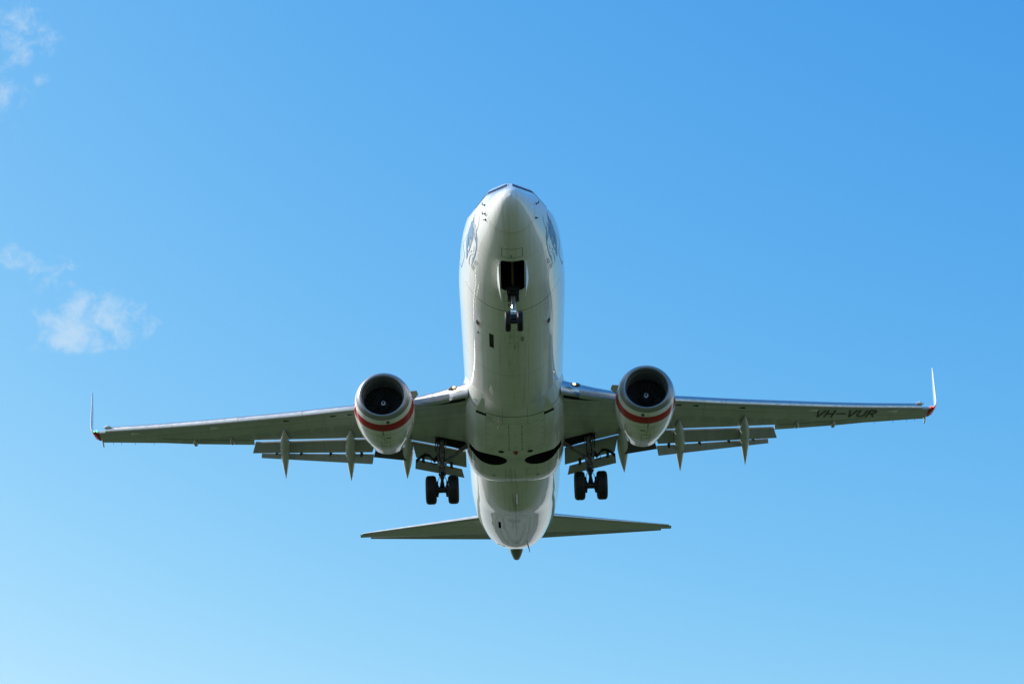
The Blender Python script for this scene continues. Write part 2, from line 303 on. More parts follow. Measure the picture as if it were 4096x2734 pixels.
# ------------------------------------------------------------------ helpers
class MB:
    def __init__(s): s.v = []; s.f = []; s.mi = []
    def add(s, vs, fs, mi=0):
        o = len(s.v); s.v += [tuple(p) for p in vs]; s.f += [tuple(i + o for i in f) for f in fs]; s.mi += [mi] * len(fs); return s
    def loft(s, rings, closed=True, cap0=True, cap1=True, mi=0):
        n = len(rings[0]); vs = [p for r in rings for p in r]; fs = []
        for i in range(len(rings) - 1):
            for j in range(n if closed else n - 1):
                k = (j + 1) % n; fs.append((i * n + j, i * n + k, (i + 1) * n + k, (i + 1) * n + j))
        if cap0 and closed: fs.append(tuple(range(n))[::-1])
        if cap1 and closed: fs.append(tuple((len(rings) - 1) * n + j for j in range(n)))
        return s.add(vs, fs, mi)
    def box(s, c, h, rot=None, mi=0):
        c = Vector(c); vs = []
        for a in (-1, 1):
            for b in (-1, 1):
                for d in (-1, 1):
                    p = Vector((a * h[0], b * h[1], d * h[2]))
                    if rot is not None: p = rot @ p
                    vs.append(c + p)
        return s.add(vs, [(0, 1, 3, 2), (4, 6, 7, 5), (0, 4, 5, 1), (2, 3, 7, 6), (0, 2, 6, 4), (1, 5, 7, 3)], mi)
    def tube(s, p0, p1, r0, r1=None, n=12, mi=0):
        if r1 is None: r1 = r0
        p0 = Vector(p0); p1 = Vector(p1); d = (p1 - p0).normalized()
        u = d.orthogonal().normalized(); w = d.cross(u)
        rg = [[p + (u * math.cos(2 * math.pi * k / n) + w * math.sin(2 * math.pi * k / n)) * r for k in range(n)] for p, r in ((p0, r0), (p1, r1))]
        return s.loft(rg, mi=mi)
    def path(s, pts, r, n=8, mi=0):
        pts = [Vector(p) for p in pts]; rg = []
        for i, p in enumerate(pts):
            d = (pts[min(i + 1, len(pts) - 1)] - pts[max(i - 1, 0)]).normalized()
            u = d.cross(Vector((0.13, 0.2, 1))).normalized(); w = d.cross(u)
            rr = r[i] if isinstance(r, (list, tuple)) else r
            rg.append([p + (u * math.cos(2 * math.pi * k / n) + w * math.sin(2 * math.pi * k / n)) * rr for k in range(n)])
        return s.loft(rg, mi=mi)
    def lathe(s, c, axis, prof, n=40, mi=0, caps=True):
        """prof: list of (offset along axis, radius)"""
        c = Vector(c); ax_ = Vector(axis).normalized(); u = ax_.orthogonal().normalized(); w = ax_.cross(u)
        rg = [[c + ax_ * a + (u * math.cos(2 * math.pi * k / n) + w * math.sin(2 * math.pi * k / n)) * max(r, 1e-4) for k in range(n)] for a, r in prof]
        return s.loft(rg, mi=mi, cap0=caps, cap1=caps)
    def plate(s, poly, th, mi=0):
        """flat polygon given thickness along its normal"""
        P = [Vector(p) for p in poly]; nrm = Vector((0, 0, 0))
        for i in range(len(P)): nrm += P[i].cross(P[(i + 1) % len(P)])
        nrm.normalize()
        return s.loft([[p - nrm * th / 2 for p in P], [p + nrm * th / 2 for p in P]], mi=mi)
    def build(s, name, mats, parent=None, smooth=True, ang=35, sx=1, label=None):
        me = bpy.data.meshes.new(name)
        vs = [(p[0] * sx, p[1], p[2]) for p in s.v]
        me.from_pydata(vs, [], s.f)
        if not isinstance(mats, (list, tuple)): mats = [mats]
        for m in mats: me.materials.append(m)
        me.polygons.foreach_set('material_index', s.mi)
        bm = bmesh.new(); bm.from_mesh(me)
        bmesh.ops.recalc_face_normals(bm, faces=bm.faces); bm.to_mesh(me); bm.free()
        if smooth:
            me.polygons.foreach_set('use_smooth', [True] * len(me.polygons)); me.set_sharp_from_angle(angle=R_(ang))
        o = bpy.data.objects.new(name, me); col.objects.link(o)
        if parent is not None: o.parent = parent
        if label: o['label'] = label
        return o

def cut(o, cutters):
    """cut real openings; the cavity keeps the cutters' material"""
    for cobj in cutters:
        md = o.modifiers.new('cut', 'BOOLEAN'); md.operation = 'DIFFERENCE'; md.object = cobj; md.solver = 'EXACT'
        try: md.material_mode = 'TRANSFER'
        except Exception: pass
    dg = bpy.context.evaluated_depsgraph_get()
    me = bpy.data.meshes.new_from_object(o.evaluated_get(dg))
    o.modifiers.clear(); o.data = me
    for cobj in cutters: bpy.data.objects.remove(cobj)
    me.set_sharp_from_angle(angle=R_(35))

# GEO-BEGIN (pure python shape functions)
def pchip(xs, ys):
    n = len(xs); h = [xs[i + 1] - xs[i] for i in range(n - 1)]; d = [(ys[i + 1] - ys[i]) / h[i] for i in range(n - 1)]
    m = [0.0] * n; m[0] = d[0]; m[-1] = d[-1]
    for i in range(1, n - 1):
        if d[i - 1] * d[i] > 0:
            w1 = 2 * h[i] + h[i - 1]; w2 = h[i] + 2 * h[i - 1]; m[i] = (w1 + w2) / (w1 / d[i - 1] + w2 / d[i])
    def f(x):
        if x <= xs[0]: return ys[0]
        if x >= xs[-1]: return ys[-1]
        i = 0
        while x > xs[i + 1]: i += 1
        t = (x - xs[i]) / h[i]
        return (2 * t**3 - 3 * t * t + 1) * ys[i] + (t**3 - 2 * t * t + t) * h[i] * m[i] + (3 * t * t - 2 * t**3) * ys[i + 1] + (t**3 - t * t) * h[i] * m[i + 1]
    return f
f_top = pchip([0, .1, .3, .7, 1.2, 1.6, 1.95, 2.75, 3.4, 4.3, 5.5, 7, 31, 33, 35, 37, 37.8], [-.92, -.68, -.5, -.24, .02, .24, .49, 1.0, 1.38, 1.64, 1.81, 1.88, 1.88, 1.86, 1.80, 1.58, 1.36])
f_bot = pchip([0, .1, .3, .7, 1.2, 2, 3, 4, 5, 23.4, 25, 27, 29, 31, 33, 34, 34.8, 35.5, 36.2, 36.8, 37.8], [-.92, -1.1, -1.27, -1.48, -1.67, -1.87, -2.03, -2.1, -2.13, -2.13, -2.0, -1.62, -1.23, -.84, -.45, -.25, -.06, .18, .50, .78, 1.06])
f_wid = pchip([0, .1, .3, .7, 1.2, 2, 3, 4, 4.65, 6.2, 7.5, 8.5, 25, 27, 29, 31, 33, 35, 36.5, 37.3, 37.8], [0.001, .2, .37, .57, .78, 1.06, 1.37, 1.565, 1.66, 1.79, 1.86, 1.88, 1.88, 1.865, 1.805, 1.69, 1.49, 1.18, .85, .55, .30])
f_z0 = pchip([0, 1.2, 2, 3, 4, 6, 24, 27, 29, 31, 33, 35, 36.5, 37.8], [-.92, -.82, -.6, -.35, -.2, 0, 0, .04, .14, .30, .53, .80, 1.02, 1.20])
f_exp = pchip([0, 1.4, 2.0, 3.2, 4.6, 6], [2, 2, 2.04, 2.02, 2.0, 2.0])
def _plane(a, b, c):
    ux, uy, uz = b[0] - a[0], b[1] - a[1], b[2] - a[2]; vx, vy, vz = c[0] - a[0], c[1] - a[1], c[2] - a[2]
    n = (uy * vz - uz * vy, uz * vx - ux * vz, ux * vy - uy * vx); l = (n[0]**2 + n[1]**2 + n[2]**2) ** .5
    if n[2] < 0: l = -l
    n = (n[0] / l, n[1] / l, n[2] / l); return n, n[0] * a[0] + n[1] * a[1] + n[2] * a[2]
WA, WB, WC = (.06, 1.95, .49), (.05, 2.75, 1.02), (.80, 2.30, .36)
PL1 = _plane(WA, WB, WC)
WE = (1.22, 3.15, .27)
def _on1(x, z):                                             # y of plane 1
    n, d = PL1; return (d - n[0] * x - n[2] * z) / n[1]
WD = (.745, _on1(.745, .80), .80)
PL2 = _plane(WC, WD, WE)
def fus(y, th):
    c, s = math.cos(th), math.sin(th); w = f_wid(y); z0 = f_z0(y)
    if s >= 0:
        e = 2.0 / f_exp(y); h = f_top(y) - z0
        x = w * math.copysign(abs(c) ** e, c); z = z0 + h * abs(s) ** e
    else: x = w * c; z = z0 - (z0 - f_bot(y)) * abs(s) ** 0.97
    if 1.6 < y < 4.6 and s > 0.1:
        for n, d in (PL1, PL2):
            ax = abs(x); v = n[0] * ax + n[1] * y + n[2] * z - d
            if v > 0:
                cz = z0; den = n[0] * ax + n[2] * (z - cz)
                if den > 1e-6:
                    k = 1 - v / den
                    k = max(k, 0.8); x *= k; z = cz + (z - cz) * k
    return (x, y, z)
def wz(x): return -1.55 + .11 * x + .0018 * x * x            # underside of the wing along the span
# GEO-END
f_le = pchip([1.0, 1.88, 3.9, 6.27, 8.28, 10.85, 13.7, 16.34, 17.05], [12.9, 13.69, 15.37, 16.73, 17.78, 19.13, 20.58, 21.86, 22.25])   # front of slats
f_sl = pchip([1.0, 1.88, 3.9, 6.27, 8.28, 10.93, 13.75, 16.7, 17.05], [14.3, 15.0, 16.29, 17.31, 18.3, 19.57, 20.93, 22.29, 22.46])      # foot of slats
def lin(xs, ys):
    def f(x):
        i = 0
        while i < len(xs) - 2 and x > xs[i + 1]: i += 1
        return ys[i] + (ys[i + 1] - ys[i]) * (x - xs[i]) / (xs[i + 1] - xs[i])
    return f
f_te = lin([1.0, 1.9, 4.06, 5.3, 6.66, 10.44, 10.45, 14.13, 14.14, 16.6, 17.05], [20.33, 20.1, 19.55, 19.62, 19.95, 21.12, 21.62, 22.55, 22.50, 23.22, 23.38])

jet = bpy.data.objects.new('passenger_jet', None); col.objects.link(jet)
jet.rotation_euler = JET_ROT.to_euler(); jet.location = JET_LOC; jet.empty_display_size = 3
jet['label'] = 'white twin-engine passenger jet with red engine bands flying overhead, wheels and flaps down'
jet['category'] = 'airplane'

# ------------------------------------------------------------------ fuselage
ys = [0.0, .03, .07, .12, .2, .3, .42, .56, .7, .85] + [1.0 + .1 * i for i in range(41)] + [5.25, 5.5, 5.8] + [6.2 + .5 * i for i in range(42)] + [27.2 + .3 * i for i in range(36)]
ys = sorted(set(round(k, 3) for k in ys if k < 37.8)) + [37.8]
NT = 112
rings = [[fus(k, 2 * math.pi * j / NT) for j in range(NT)] for k in ys]
mb = MB(); mb.loft(rings)
fuselage = mb.build('fuselage', m_fus, jet, ang=32)
TSLOT = 29.0
c1 = MB(); n = 10
def rrect(x0, x1, y0, y1, r, k=5):
    p = []
    for cx, cy, a0 in ((x1 - r, y1 - r, 0), (x0 + r, y1 - r, 90), (x0 + r, y0 + r, 180), (x1 - r, y0 + r, 270)):
        for i in range(k + 1):
            a = R_(a0 + 90 * i / k); p.append((cx + r * math.cos(a), cy + r * math.sin(a)))
    return p
rr = rrect(-.40, .40, 2.62, 4.50, .13)
c1.loft([[(px, py, -2.6) for px, py in rr], [(px, py, -1.15) for px, py in rr]])
cutters = [c1.build('cutter', m_well, jet, smooth=False)]
for (xx, yy, hx, hy) in ((-0.785, 8.78, .075, .55),):
    c1 = MB(); c1.box((xx, yy, -1.95), (hx, hy, .09)); cutters.append(c1.build('cutter', m_cove, jet, smooth=False))
c1 = MB(); c1.box((-.72, TSLOT, f_bot(TSLOT) + .18), (.055, .75, .30)); cutters.append(c1.build('cutter', m_well, jet, smooth=False))
bpy.context.view_layer.update()
cut(fuselage, cutters)

def on_fus(y, th, lift=0.004):
    p = Vector(fus(y, th)); a = Vector(fus(y, th + .01)) - p; b = Vector(fus(y + .01, th)) - p
    nn = a.cross(b).normalized()
    if nn.dot(p - Vector((0, y, f_z0(y)))) < 0: nn = -nn
    return p + nn * lift
# cockpit windows
def pane(name, pts, nrm, frame=0.035):
    P = [Vector(p) for p in pts]; cc = sum(P, Vector()) / len(P); nn = Vector(nrm)
    fr = MB(); fr.loft([[p + nn * .000 for p in P], [p + nn * .008 for p in P]])
    f = fr.build('cockpit_window', m_frame, fuselage, smooth=False)
    Q = [cc + (p - cc) * (1 - frame * 2 / (p - cc).length) for p in P]
    g = MB(); g.loft([[p + nn * .006 for p in Q], [p + nn * .014 for p in Q]]); return f, g
for sx in (1, -1):
    for pts, pl in (([WA, WC, WD, WB], PL1), ([WC, WE, (1.06, 3.05, .69), WD], PL2)):
        nn = pl[0]; P = []
        for p in pts:                                            # drop on the facet
            v = nn[0] * p[0] + nn[1] * p[1] + nn[2] * p[2] - pl[1]
            P.append((sx * (p[0] - nn[0] * v), p[1] - nn[1] * v, p[2] - nn[2] * v))
        ins = []
        cc = [sum(q[i] for q in P) / 4 for i in range(3)]
        nv = Vector((sx * nn[0], nn[1], nn[2]))
        fr = MB(); fr.loft([[Vector(p) - nv * .01 for p in P], [Vector(p) + nv * .008 for p in P]])
        fo = fr.build('cockpit_window', m_frame, fuselage, smooth=False)
        Q = [Vector(cc) + (Vector(p) - Vector(cc)) * .90 for p in P]
        g = MB(); g.loft([[p + nv * .004 for p in Q], [p + nv * .013 for p in Q]])
        g.build('pane', m_glass, fo, smooth=False)
# small probes on the nose
for i, (yy, th) in enumerate(((1.55, 2.806), (1.39, -3.096), (1.49, .33), (1.43, -2.882), (1.36, -.272))):
    p = on_fus(yy, th, 0); nn = (on_fus(yy, th, .10) - p).normalized(); b = MB()
    b.lathe(p, nn, [(-.01, .05), (.012, .042), (.014, .02)], n=14); b.tube(p, p + nn * .10, .018, .012)
    if i < 3: b.tube(p + nn * .095 + Vector((0, -.10, 0)), p + nn * .095 + Vector((0, .06, 0)), .012, .016)
    b.build('pitot_probe' if i < 3 else 'vane_sensor', m_black, fuselage)
# oval belly lights/vents, drain masts and blade antennas
def decal_disc(y0, th0, ry, rx, m, name, lift=.006, parent=None, n=20):
    w = f_wid(y0); pts = []
    b = MB(); ctr = on_fus(y0, th0, lift + .004)
    ring = [on_fus(y0 + ry * math.sin(2 * math.pi * k / n), th0 + rx / w * math.cos(2 * math.pi * k / n), lift) for k in range(n)]
    ring0 = [on_fus(y0 + ry * math.sin(2 * math.pi * k / n), th0 + rx / w * math.cos(2 * math.pi * k / n), -.01) for k in range(n)]
    vs = ring + [ctr] + ring0; fs = [(k, (k + 1) % n, n) for k in range(n)] + [(k, n + 1 + k, n + 1 + (k + 1) % n, (k + 1) % n) for k in range(n)]
    b.add(vs, fs); return b.build(name, m, parent or fuselage)
decal_disc(7.97, -2.303, .17, .075, m_cove, 'belly_vent')
decal_disc(7.95, -.843, .17, .075, m_cove, 'belly_vent')
decal_disc(8.75, -2.299, .10, .03, m_black, 'belly_vent')
def blade(y0, x0, ztop, length, chord, th, m, name, lean=(0.0, .35), parent=None, tip=.5):
    b = MB(); rg = []
    for t in (0, .5, 1):
        c_ = chord * (1 - (1 - tip) * t); yy = y0 + lean[1] * length * t; xx = x0 + lean[0] * length * t; zz = ztop - length * t
        rg.append([(xx + th * u * (1 - .5 * t), yy + c_ * v, zz) for u, v in ((0, -.5), (.5, -.2), (.5, .2), (0, .5), (-.5, .2), (-.5, -.2))])
    b.loft(rg); return b.build(name, m, parent or fuselage, ang=50)
blade(2.25, -.03, -1.85, .13, .14, .03, m_black, 'blade_antenna', (0, .8))
blade(8.85, 0.03, -2.1, .16, .12, .03, m_cove, 'drain_mast', (0, .6))
b = MB(); b.plate([(.24, 8.15, -2.128), (.36, 8.15, -2.118), (.36, 8.48, -2.118), (.26, 8.48, -2.128)], .02); b.build('access_plate', m_flap, fuselage, smooth=False)
blade(7.1, -1.14, -1.42, .16, .22, .02, m_black, 'blade_antenna', (-.4, .8))
blade(22.9, 0.02, -2.02, .50, .10, .05, m_wpaint, 'drain_mast', (0, .35), tip=.6)
for xx, y0 in ((.02, 8.18), ):
    pass
for sx in (1, -1):
    for k in range(44):
        yy = 6.6 + k * .508 + (.25 if k > 22 else 0)
        th = math.asin(.42 / 1.88); th = th if sx > 0 else math.pi - th
        decal_disc(yy, th, .125, .17, m_glass, 'cabin_window', n=12)
# tail details
def strip_on(y0, t0, y1, t1, w, m, name, lift=.012):
    b = MB(); A, B = on_fus(y0, t0, lift), on_fus(y1, t1, lift); A0, B0 = on_fus(y0, t0, -.02), on_fus(y1, t1, -.02)
    sd = (B - A).cross(A - A0).normalized() * w / 2
    b.loft([[A - sd, A + sd, A0 + sd, A0 - sd], [B - sd, B + sd, B0 + sd, B0 - sd]]); return b.build(name, m, fuselage, smooth=False)
TAILV = ((34.2, -2.25), (34.35, -2.0), (34.0, -1.19))
strip_on(TAILV[0][0], TAILV[0][1], TAILV[1][0], TAILV[1][1], .07, m_black, 'tail_vent')
p = on_fus(TAILV[2][0], TAILV[2][1], -.02); b = MB(); b.path([p, p + Vector((.05, .15, -.12)), p + Vector((.08, .36, -.24))], [.03, .022, .012], 8); b.build('drain_mast', m_black, fuselage)
b = MB(); rg = []
for yy, zc, hw, hh in ((36.3, .92, .20, .20), (36.9, .86, .30, .24), (37.3, .82, .30, .22), (37.7, .78, .235, .19), (38.1, .745, .165, .13), (38.15, .742, .14, .11), (37.95, .755, .13, .10)):
    rg.append([(hw * math.cos(2 * math.pi * k / 24), yy, zc + hh * math.sin(2 * math.pi * k / 24)) for k in range(24)])
b.loft(rg); tcn = b.build('tail_cone', m_cone, fuselage, ang=50)
b = MB(); b.lathe((0.0, 38.0, .752), (0, 1, .02), [(0, .10), (.15, .10)], n=20); b.build('exhaust_opening', m_well, tcn)

# ------------------------------------------------------------------ belly fairing
g_b = pchip([13.0, 14, 15, 16, 17.5, 19, 20.3, 21.2, 21.9, 22.35, 22.6], [-1.85, -2.03, -2.23, -2.33, -2.40, -2.42, -2.40, -2.26, -2.03, -1.75, -1.45])
g_w = pchip([13.0, 14, 15, 16, 17.5, 19, 20.6, 21.4, 22.0, 22.4, 22.6], [1.2, 1.62, 1.86, 1.95, 1.97, 1.97, 1.96, 1.92, 1.84, 1.76, 1.70])
g_t = pchip([13.0, 15, 22.6], [-1.1, -.55, -.55])
g_e = pchip([13.0, 14, 16, 20, 22.6], [2.0, 2.15, 2.7, 3.1, 3.0])
rings = []
for i in range(65):
    yy = 13.0 + 9.6 * i / 64; e = 2 / g_e(yy); zb, w, zt = g_b(yy), g_w(yy), g_t(yy); rg = []
    for j in range(72):
        a = 2 * math.pi * j / 72; c_, s_ = math.cos(a), math.sin(a)
        x_ = w * math.copysign(abs(c_) ** e, c_)
        z_ = zt + (.5 * s_ if s_ > 0 else -(zt - zb) * abs(s_) ** e)
        rg.append((x_, yy, z_))
    rings.append(rg)
mb = MB(); mb.loft(rings)
fairing = mb.build('belly_fairing', m_fair, jet, ang=40)
cutters = []
for sx in (1, -1):
    b = MB(); b.loft([[(sx * 1.0 + .66 * math.cos(2 * math.pi * k / 48), 18.72 + .51 * math.sin(2 * math.pi * k / 48), q) for k in range(48)] for q in (-3.0, -1.3)]); cutters.append(b.build('cutter', m_well, jet, smooth=False))
    b = MB(); b.box((sx * 1.85, 18.62, -2.15), (.62, .25, .42)); cutters.append(b.build('cutter', m_well, jet, smooth=False))
    b = MB(); b.lathe((sx * .56, 17.86, -2.6), (0, 0, 1), [(0, .115), (.32, .115)], n=20); cutters.append(b.build('cutter', m_cove, jet, smooth=False))
bpy.context.view_layer.update(); cut(fairing, cutters)
for sx in (1, -1):
    b = MB(); b.lathe((sx * 1.0, 18.66, -2.33), (0, 0, 1), [(0, .70), (-.10, .725), (-.095, .685), (0, .68)], n=48, caps=False)
    # ram air intake: slanted ramp ending in a dark slot
    b = MB(); P = [(1.16, 13.25, -2.0), (1.13, 14.72, -2.2), (1.47, 14.72, -2.03), (1.20, 13.25, -1.98)]
    b.add([(sx * p[0], p[1], p[2] + .0) for p in [(1.08, 14.50, -2.205), (1.45, 14.50, -2.045), (1.47, 14.74, -2.055), (1.08, 14.74, -2.235)]], [(0, 1, 2, 3)])
    b.build('air_intake_slot', m_well, fairing, smooth=False)
    b = MB(); b.plate([(sx * 1.12, 13.4, -2.10), (sx * 1.10, 14.52, -2.215), (sx * 1.46, 14.52, -2.055), (sx * 1.20, 13.4, -2.05)], .012); b.build('air_intake_ramp', m_fair, fairing, smooth=False)
b = MB(); b.lathe((0.0, 17.9, -2.36), (0, 0, -1), [(0, .12), (.06, .115), (.10, .085), (.145, .07), (.155, .02)], n=20); b.build('beacon', m_beacon, fairing)
blade(15.0, -.62, -2.18, .40, .14, .035, m_wpaint, 'drain_mast', (-.12, .45), fairing)
b = MB(); b.box((-.655, 15.12, -2.38), (.022, .045, .07)); b.build('red_tag', m_red, fairing)
blade(21.7, 1.5, -2.02, .42, .16, .04, m_wpaint, 'drain_mast', (.1, .6), fairing, tip=.35)

# ------------------------------------------------------------------ wings
def sec_wing(x):
    yl, yt, z0 = f_sl(x), f_te(x), wz(x); c_ = yt - yl; t = .125 * (f_te(x) - f_le(x)) if x > 4 else .13 * (f_te(x) - f_le(x))
    t = max(t, .18)
    te = .05 if (x > 10.45) else .14
    lo = [(0.0, .16), (.012, .06), (.05, .012), (.15, .0), (.35, -.02), (.6, -.01), (.8, .0), (.93, .004), (1.0, .01)]
    up = [(1.0, te / t), (.85, .34), (.6, .72), (.35, .95), (.15, .95), (.04, .70), (0.0, .42)]
    return [(x, yl + c_ * a, z0 + t * b) for a, b in lo + up]
def sec_slat(x, k):
    yl, z0 = f_sl(x) - .03, wz(x) - .01
    pr = [(.015, -.005), (-.02, -.012), (-.055, .008), (-.078, .045), (-.092, .10), (-.095, .16), (-.080, .215), (-.045, .262), (.02, .305), (.16, .345), (.36, .36), (.5, .35), (.36, .33), (.14, .27), (.05, .19), (.01, .12), (.01, .04)]
    return [(x, yl + a * k, z0 + b * k) for a, b in pr]
def seg_build(fn, x0, x1, n): return [fn(x0 + (x1 - x0) * i / n) for i in range(n + 1)]
def quad_flap(b, f0, f1, r0, r1, th=.12, droop=.0, nose=.08):
    """flap body: front edge f0-f1, rear edge r0-r1 (outer/inner), rounded nose, thin tail"""
    rg = []
    N = 6
    for i in range(N + 1):
        t = i / N; f = Vector(f0).lerp(Vector(f1), t); r = Vector(r0).lerp(Vector(r1), t); d = r - f; L = d.length; d.normalize()
        up = Vector((1, 0, 0)).cross(d); 
        if up.z < 0: up = -up
        rg.append([f + d * (L * a) + up * (th * h) for a, h in ((0, .35), (.01, .12), (.05, 0), (.3, -.03), (.7, -.02), (1, 0), (1, .06), (.7, .45), (.35, .95), (.12, 1.0), (.03, .75))])
    b.loft(rg)
wings = {}
for sx in (1, -1):
    side = 'port' if sx > 0 else 'starboard'
    b = MB(); xs = [1.2, 1.6, 2.0, 2.6, 3.2, 4.0, 4.8, 5.6, 6.5, 7.5, 8.5, 9.5, 10.3, 10.44, 10.48, 11.2, 12.2, 13.2, 14.2, 15.2, 16.2, 16.9]
    b.loft([sec_wing(k) for k in xs]); wing = b.build('wing', m_wing, jet, sx=sx, ang=30, label=('right' if sx > 0 else 'left') + ' wing in the photo, grey underneath' + (' with black registration letters' if sx > 0 else '')); wings[sx] = wing
    # slats
    for x0, x1 in ((5.62, 8.265), (8.275, 10.915), (10.925, 13.715), (13.725, 16.62)):
        b = MB(); b.loft(seg_build(lambda q: sec_slat(q, 1.02 - .013 * (q - 5)), x0, x1, 6)); b.build('slat', m_metal, wing, sx=sx, ang=40)
    # inboard fixed leading edge with krueger flap
    def sec_in(q):
        k = 1.32 + .62 * max(0, (4.0 - q) / 2.1); return sec_slat(q, k)
    b = MB(); b.loft(seg_build(sec_in, 1.75, 3.10, 6)); b.build('leading_edge', m_metal, wing, sx=sx, ang=40)
    b = MB(); b.loft(seg_build(sec_in, 3.12, 4.45, 6)); b.build('leading_edge', m_metal, wing, sx=sx, ang=40)
    # dark strip painting the shaded opening left beside the body by the inboard flap
    b = MB()
    b.loft([[(x_, f_sl(x_) - .10 + .02, wz(x_) - .025), (x_, f_sl(x_) + h * .9, wz(x_) - .022), (x_, f_sl(x_) + h * .9, wz(x_) + .05), (x_, f_sl(x_) - .08, wz(x_) + .05)] for x_, h in ((1.85, .30), (2.2, .30), (2.7, .20), (3.3, .10), (3.9, .02))])
    b.build('cove_shade_strip', m_well, wing, sx=sx, smooth=False)
    # krueger panel hanging ahead of the opening
    b = MB(); rg = []
    for x_, L in ((2.45, .34), (3.0, .36), (3.7, .34), (4.4, .30)):
        y0, z0 = f_sl(x_) - .30, wz(x_) - .03
        rg.append([(x_, y0 + L * a, z0 + L * h) for a, h in ((-.30, .42), (-.10, -.02), (.25, -.22), (.60, -.20), (.60, -.14), (.28, -.14), (-.02, .05), (-.22, .42))])
    b.loft(rg); b.build('krueger_flap', m_metal, wing, sx=sx, ang=40)
    # landing light in the wing root
    p = Vector((2.325, 14.78, -1.02))
    def oval(b, c, rx, rz, d, n=22):
        c = Vector(c); rg = []
        for k_, q in ((1.0, .10), (1.0, 0), (.55, -d), (.05, -d * 1.25)):
            rg.append([c + Vector((rx * k_ * math.cos(2 * math.pi * i / n) , q + rx * .55 * k_ * math.cos(2 * math.pi * i / n), rz * k_ * math.sin(2 * math.pi * i / n) + rx * k_ * math.cos(2 * math.pi * i / n) * .12)) for i in range(n)])
        return b.loft(rg)
    b = MB(); oval(b, p, .17, .066, .02); hs_ = b.build('landing_light', m_lens, wing, sx=sx)
    b = MB(); oval(b, p + Vector((-.06, -.05, -.005)), .075, .055, .03); b.build('lamp', m_lamp if sx > 0 else m_lamp2, hs_, sx=sx)
    # trailing edge flaps
    rearo, reari = (10.545, 21.64, -.555), (5.66, 20.32, -1.22)
    b = MB(); quad_flap(b, (10.38, 21.16, -.32), (5.48, 19.66, -.96), rearo, reari, th=.15); fl = b.build('outboard_flap', m_flap, wing, sx=sx, ang=30)
    b = MB(); quad_flap(b, (10.18, 21.61, -.59), (5.60, 20.40, -1.27), (10.20, 21.735, -.735), (5.68, 20.725, -1.56), th=.07); b.build('aft_flap', m_flap, fl, sx=sx, ang=30)
    # dark grey gate flap between the two flap panels
    b = MB(); quad_flap(b, (5.42, 19.72, -1.02), (4.16, 19.64, -1.15), (5.62, 20.50, -1.36), (4.32, 20.44, -1.57), th=.10); b.build('gate_flap', m_cove, wing, sx=sx, ang=30)
    b = MB(); quad_flap(b, (4.05, 19.59, -1.14), (1.95, 20.14, -1.40), (3.93, 20.27, -1.52), (1.95, 20.82, -1.78), th=.17); fi = b.build('inboard_flap', m_flap, wing, sx=sx, ang=30)
    b = MB(); quad_flap(b, (3.95, 20.32, -1.57), (2.14, 20.82, -1.84), (3.98, 20.57, -1.88), (2.05, 21.07, -2.12), th=.08); b.build('aft_flap', m_flap, fi, sx=sx, ang=30)
    # hinge brackets across the aft gap
    for x_, y_, z_ in ((9.55, 21.40, -.62), (8.55, 21.13, -.77), (7.35, 20.83, -.96), (6.1, 20.5, -1.16), (2.55, 20.68, -1.74), (3.65, 20.40, -1.60)):
        b = MB(); b.box((x_, y_, z_), (.055, .17, .035), Euler((R_(-35), 0, 0)).to_matrix()); b.build('flap_bracket', m_black, fl if x_ > 5 else fi, sx=sx, smooth=False)
    # flap track fairings
    for (xf, yf, xt, yt_, zt_, wd) in ((9.10, 19.55, 9.28, 22.55, -1.32, .40), (6.45, 18.90, 6.62, 22.25, -1.63, .44), (4.17, 18.85, 4.36, 22.0, -1.71, .46)):
        zf = wz(xf) + .02; rg = []
        prof = [(0, .0, 0), (.04, .22, .25), (.12, .50, .5), (.25, .82, .8), (.40, 1.0, 1.0), (.52, 1.0, 1.0), (.64, .84, .95), (.78, .56, .75), (.90, .28, .45), (.97, .1, .2), (1.0, .02, .05)]
        for t, kw, kh in prof:
            yy = yf + (yt_ - yf) * t; xx = xf + (xt - xf) * t
            if t < .45: zc = zf - .10 - .25 * t
            else:
                u = (t - .45) / .55; z45 = zf - .10 - .25 * .45; zc = z45 + (zt_ - z45) * (u ** 1.15)
            hw, hh = wd / 2 * kw, .27 * kh
            rg.append([(xx + hw * math.cos(2 * math.pi * k / 20), yy, zc + hh * math.copysign(abs(math.sin(2 * math.pi * k / 20)) ** .9, math.sin(2 * math.pi * k / 20))) for k in range(20)])
        b = MB(); b.loft(rg); b.build('flap_track_fairing', m_tail, wing, sx=sx, ang=50)
    # winglet: curved blend then tall blade
    pts = [(16.85, 22.38, 23.34, .875, 0), (17.03, 22.50, 23.42, .92, 18), (17.20, 22.62, 23.46, 1.02, 40), (17.30, 22.72, 23.50, 1.17, 62), (17.345, 22.84, 23.56, 1.36, 76), (17.38, 23.00, 23.68, 1.62, 82), (17.46, 23.45, 24.00, 2.35, 84), (17.54, 23.86, 24.26, 3.07, 84), (17.58, 24.10, 24.36, 3.42, 84), (17.585, 24.24, 24.38, 3.48, 84)]
    rg = []
    for (x_, a_, c_, z_, tilt) in pts:
        ch_ = c_ - a_; t_ = .10 * ch_ + .012; nx, nz = -math.sin(R_(tilt)), math.cos(R_(tilt)); yy = []
        pr = [(0, 0), (.05, -.35), (.2, -.5), (.5, -.42), (.8, -.2), (1, -.03), (1, .03), (.8, .22), (.5, .45), (.2, .5), (.05, .35)]
        rg.append([(x_ + nx * t_ * h, a_ + ch_ * q, z_ + .03 + nz * t_ * h) for q, h in pr])
    b = MB(); b.loft(rg[:4]); b.loft(rg[3:]) ; o_ = b.build('winglet', [m_wlet, m_red], wing, sx=sx, ang=50)
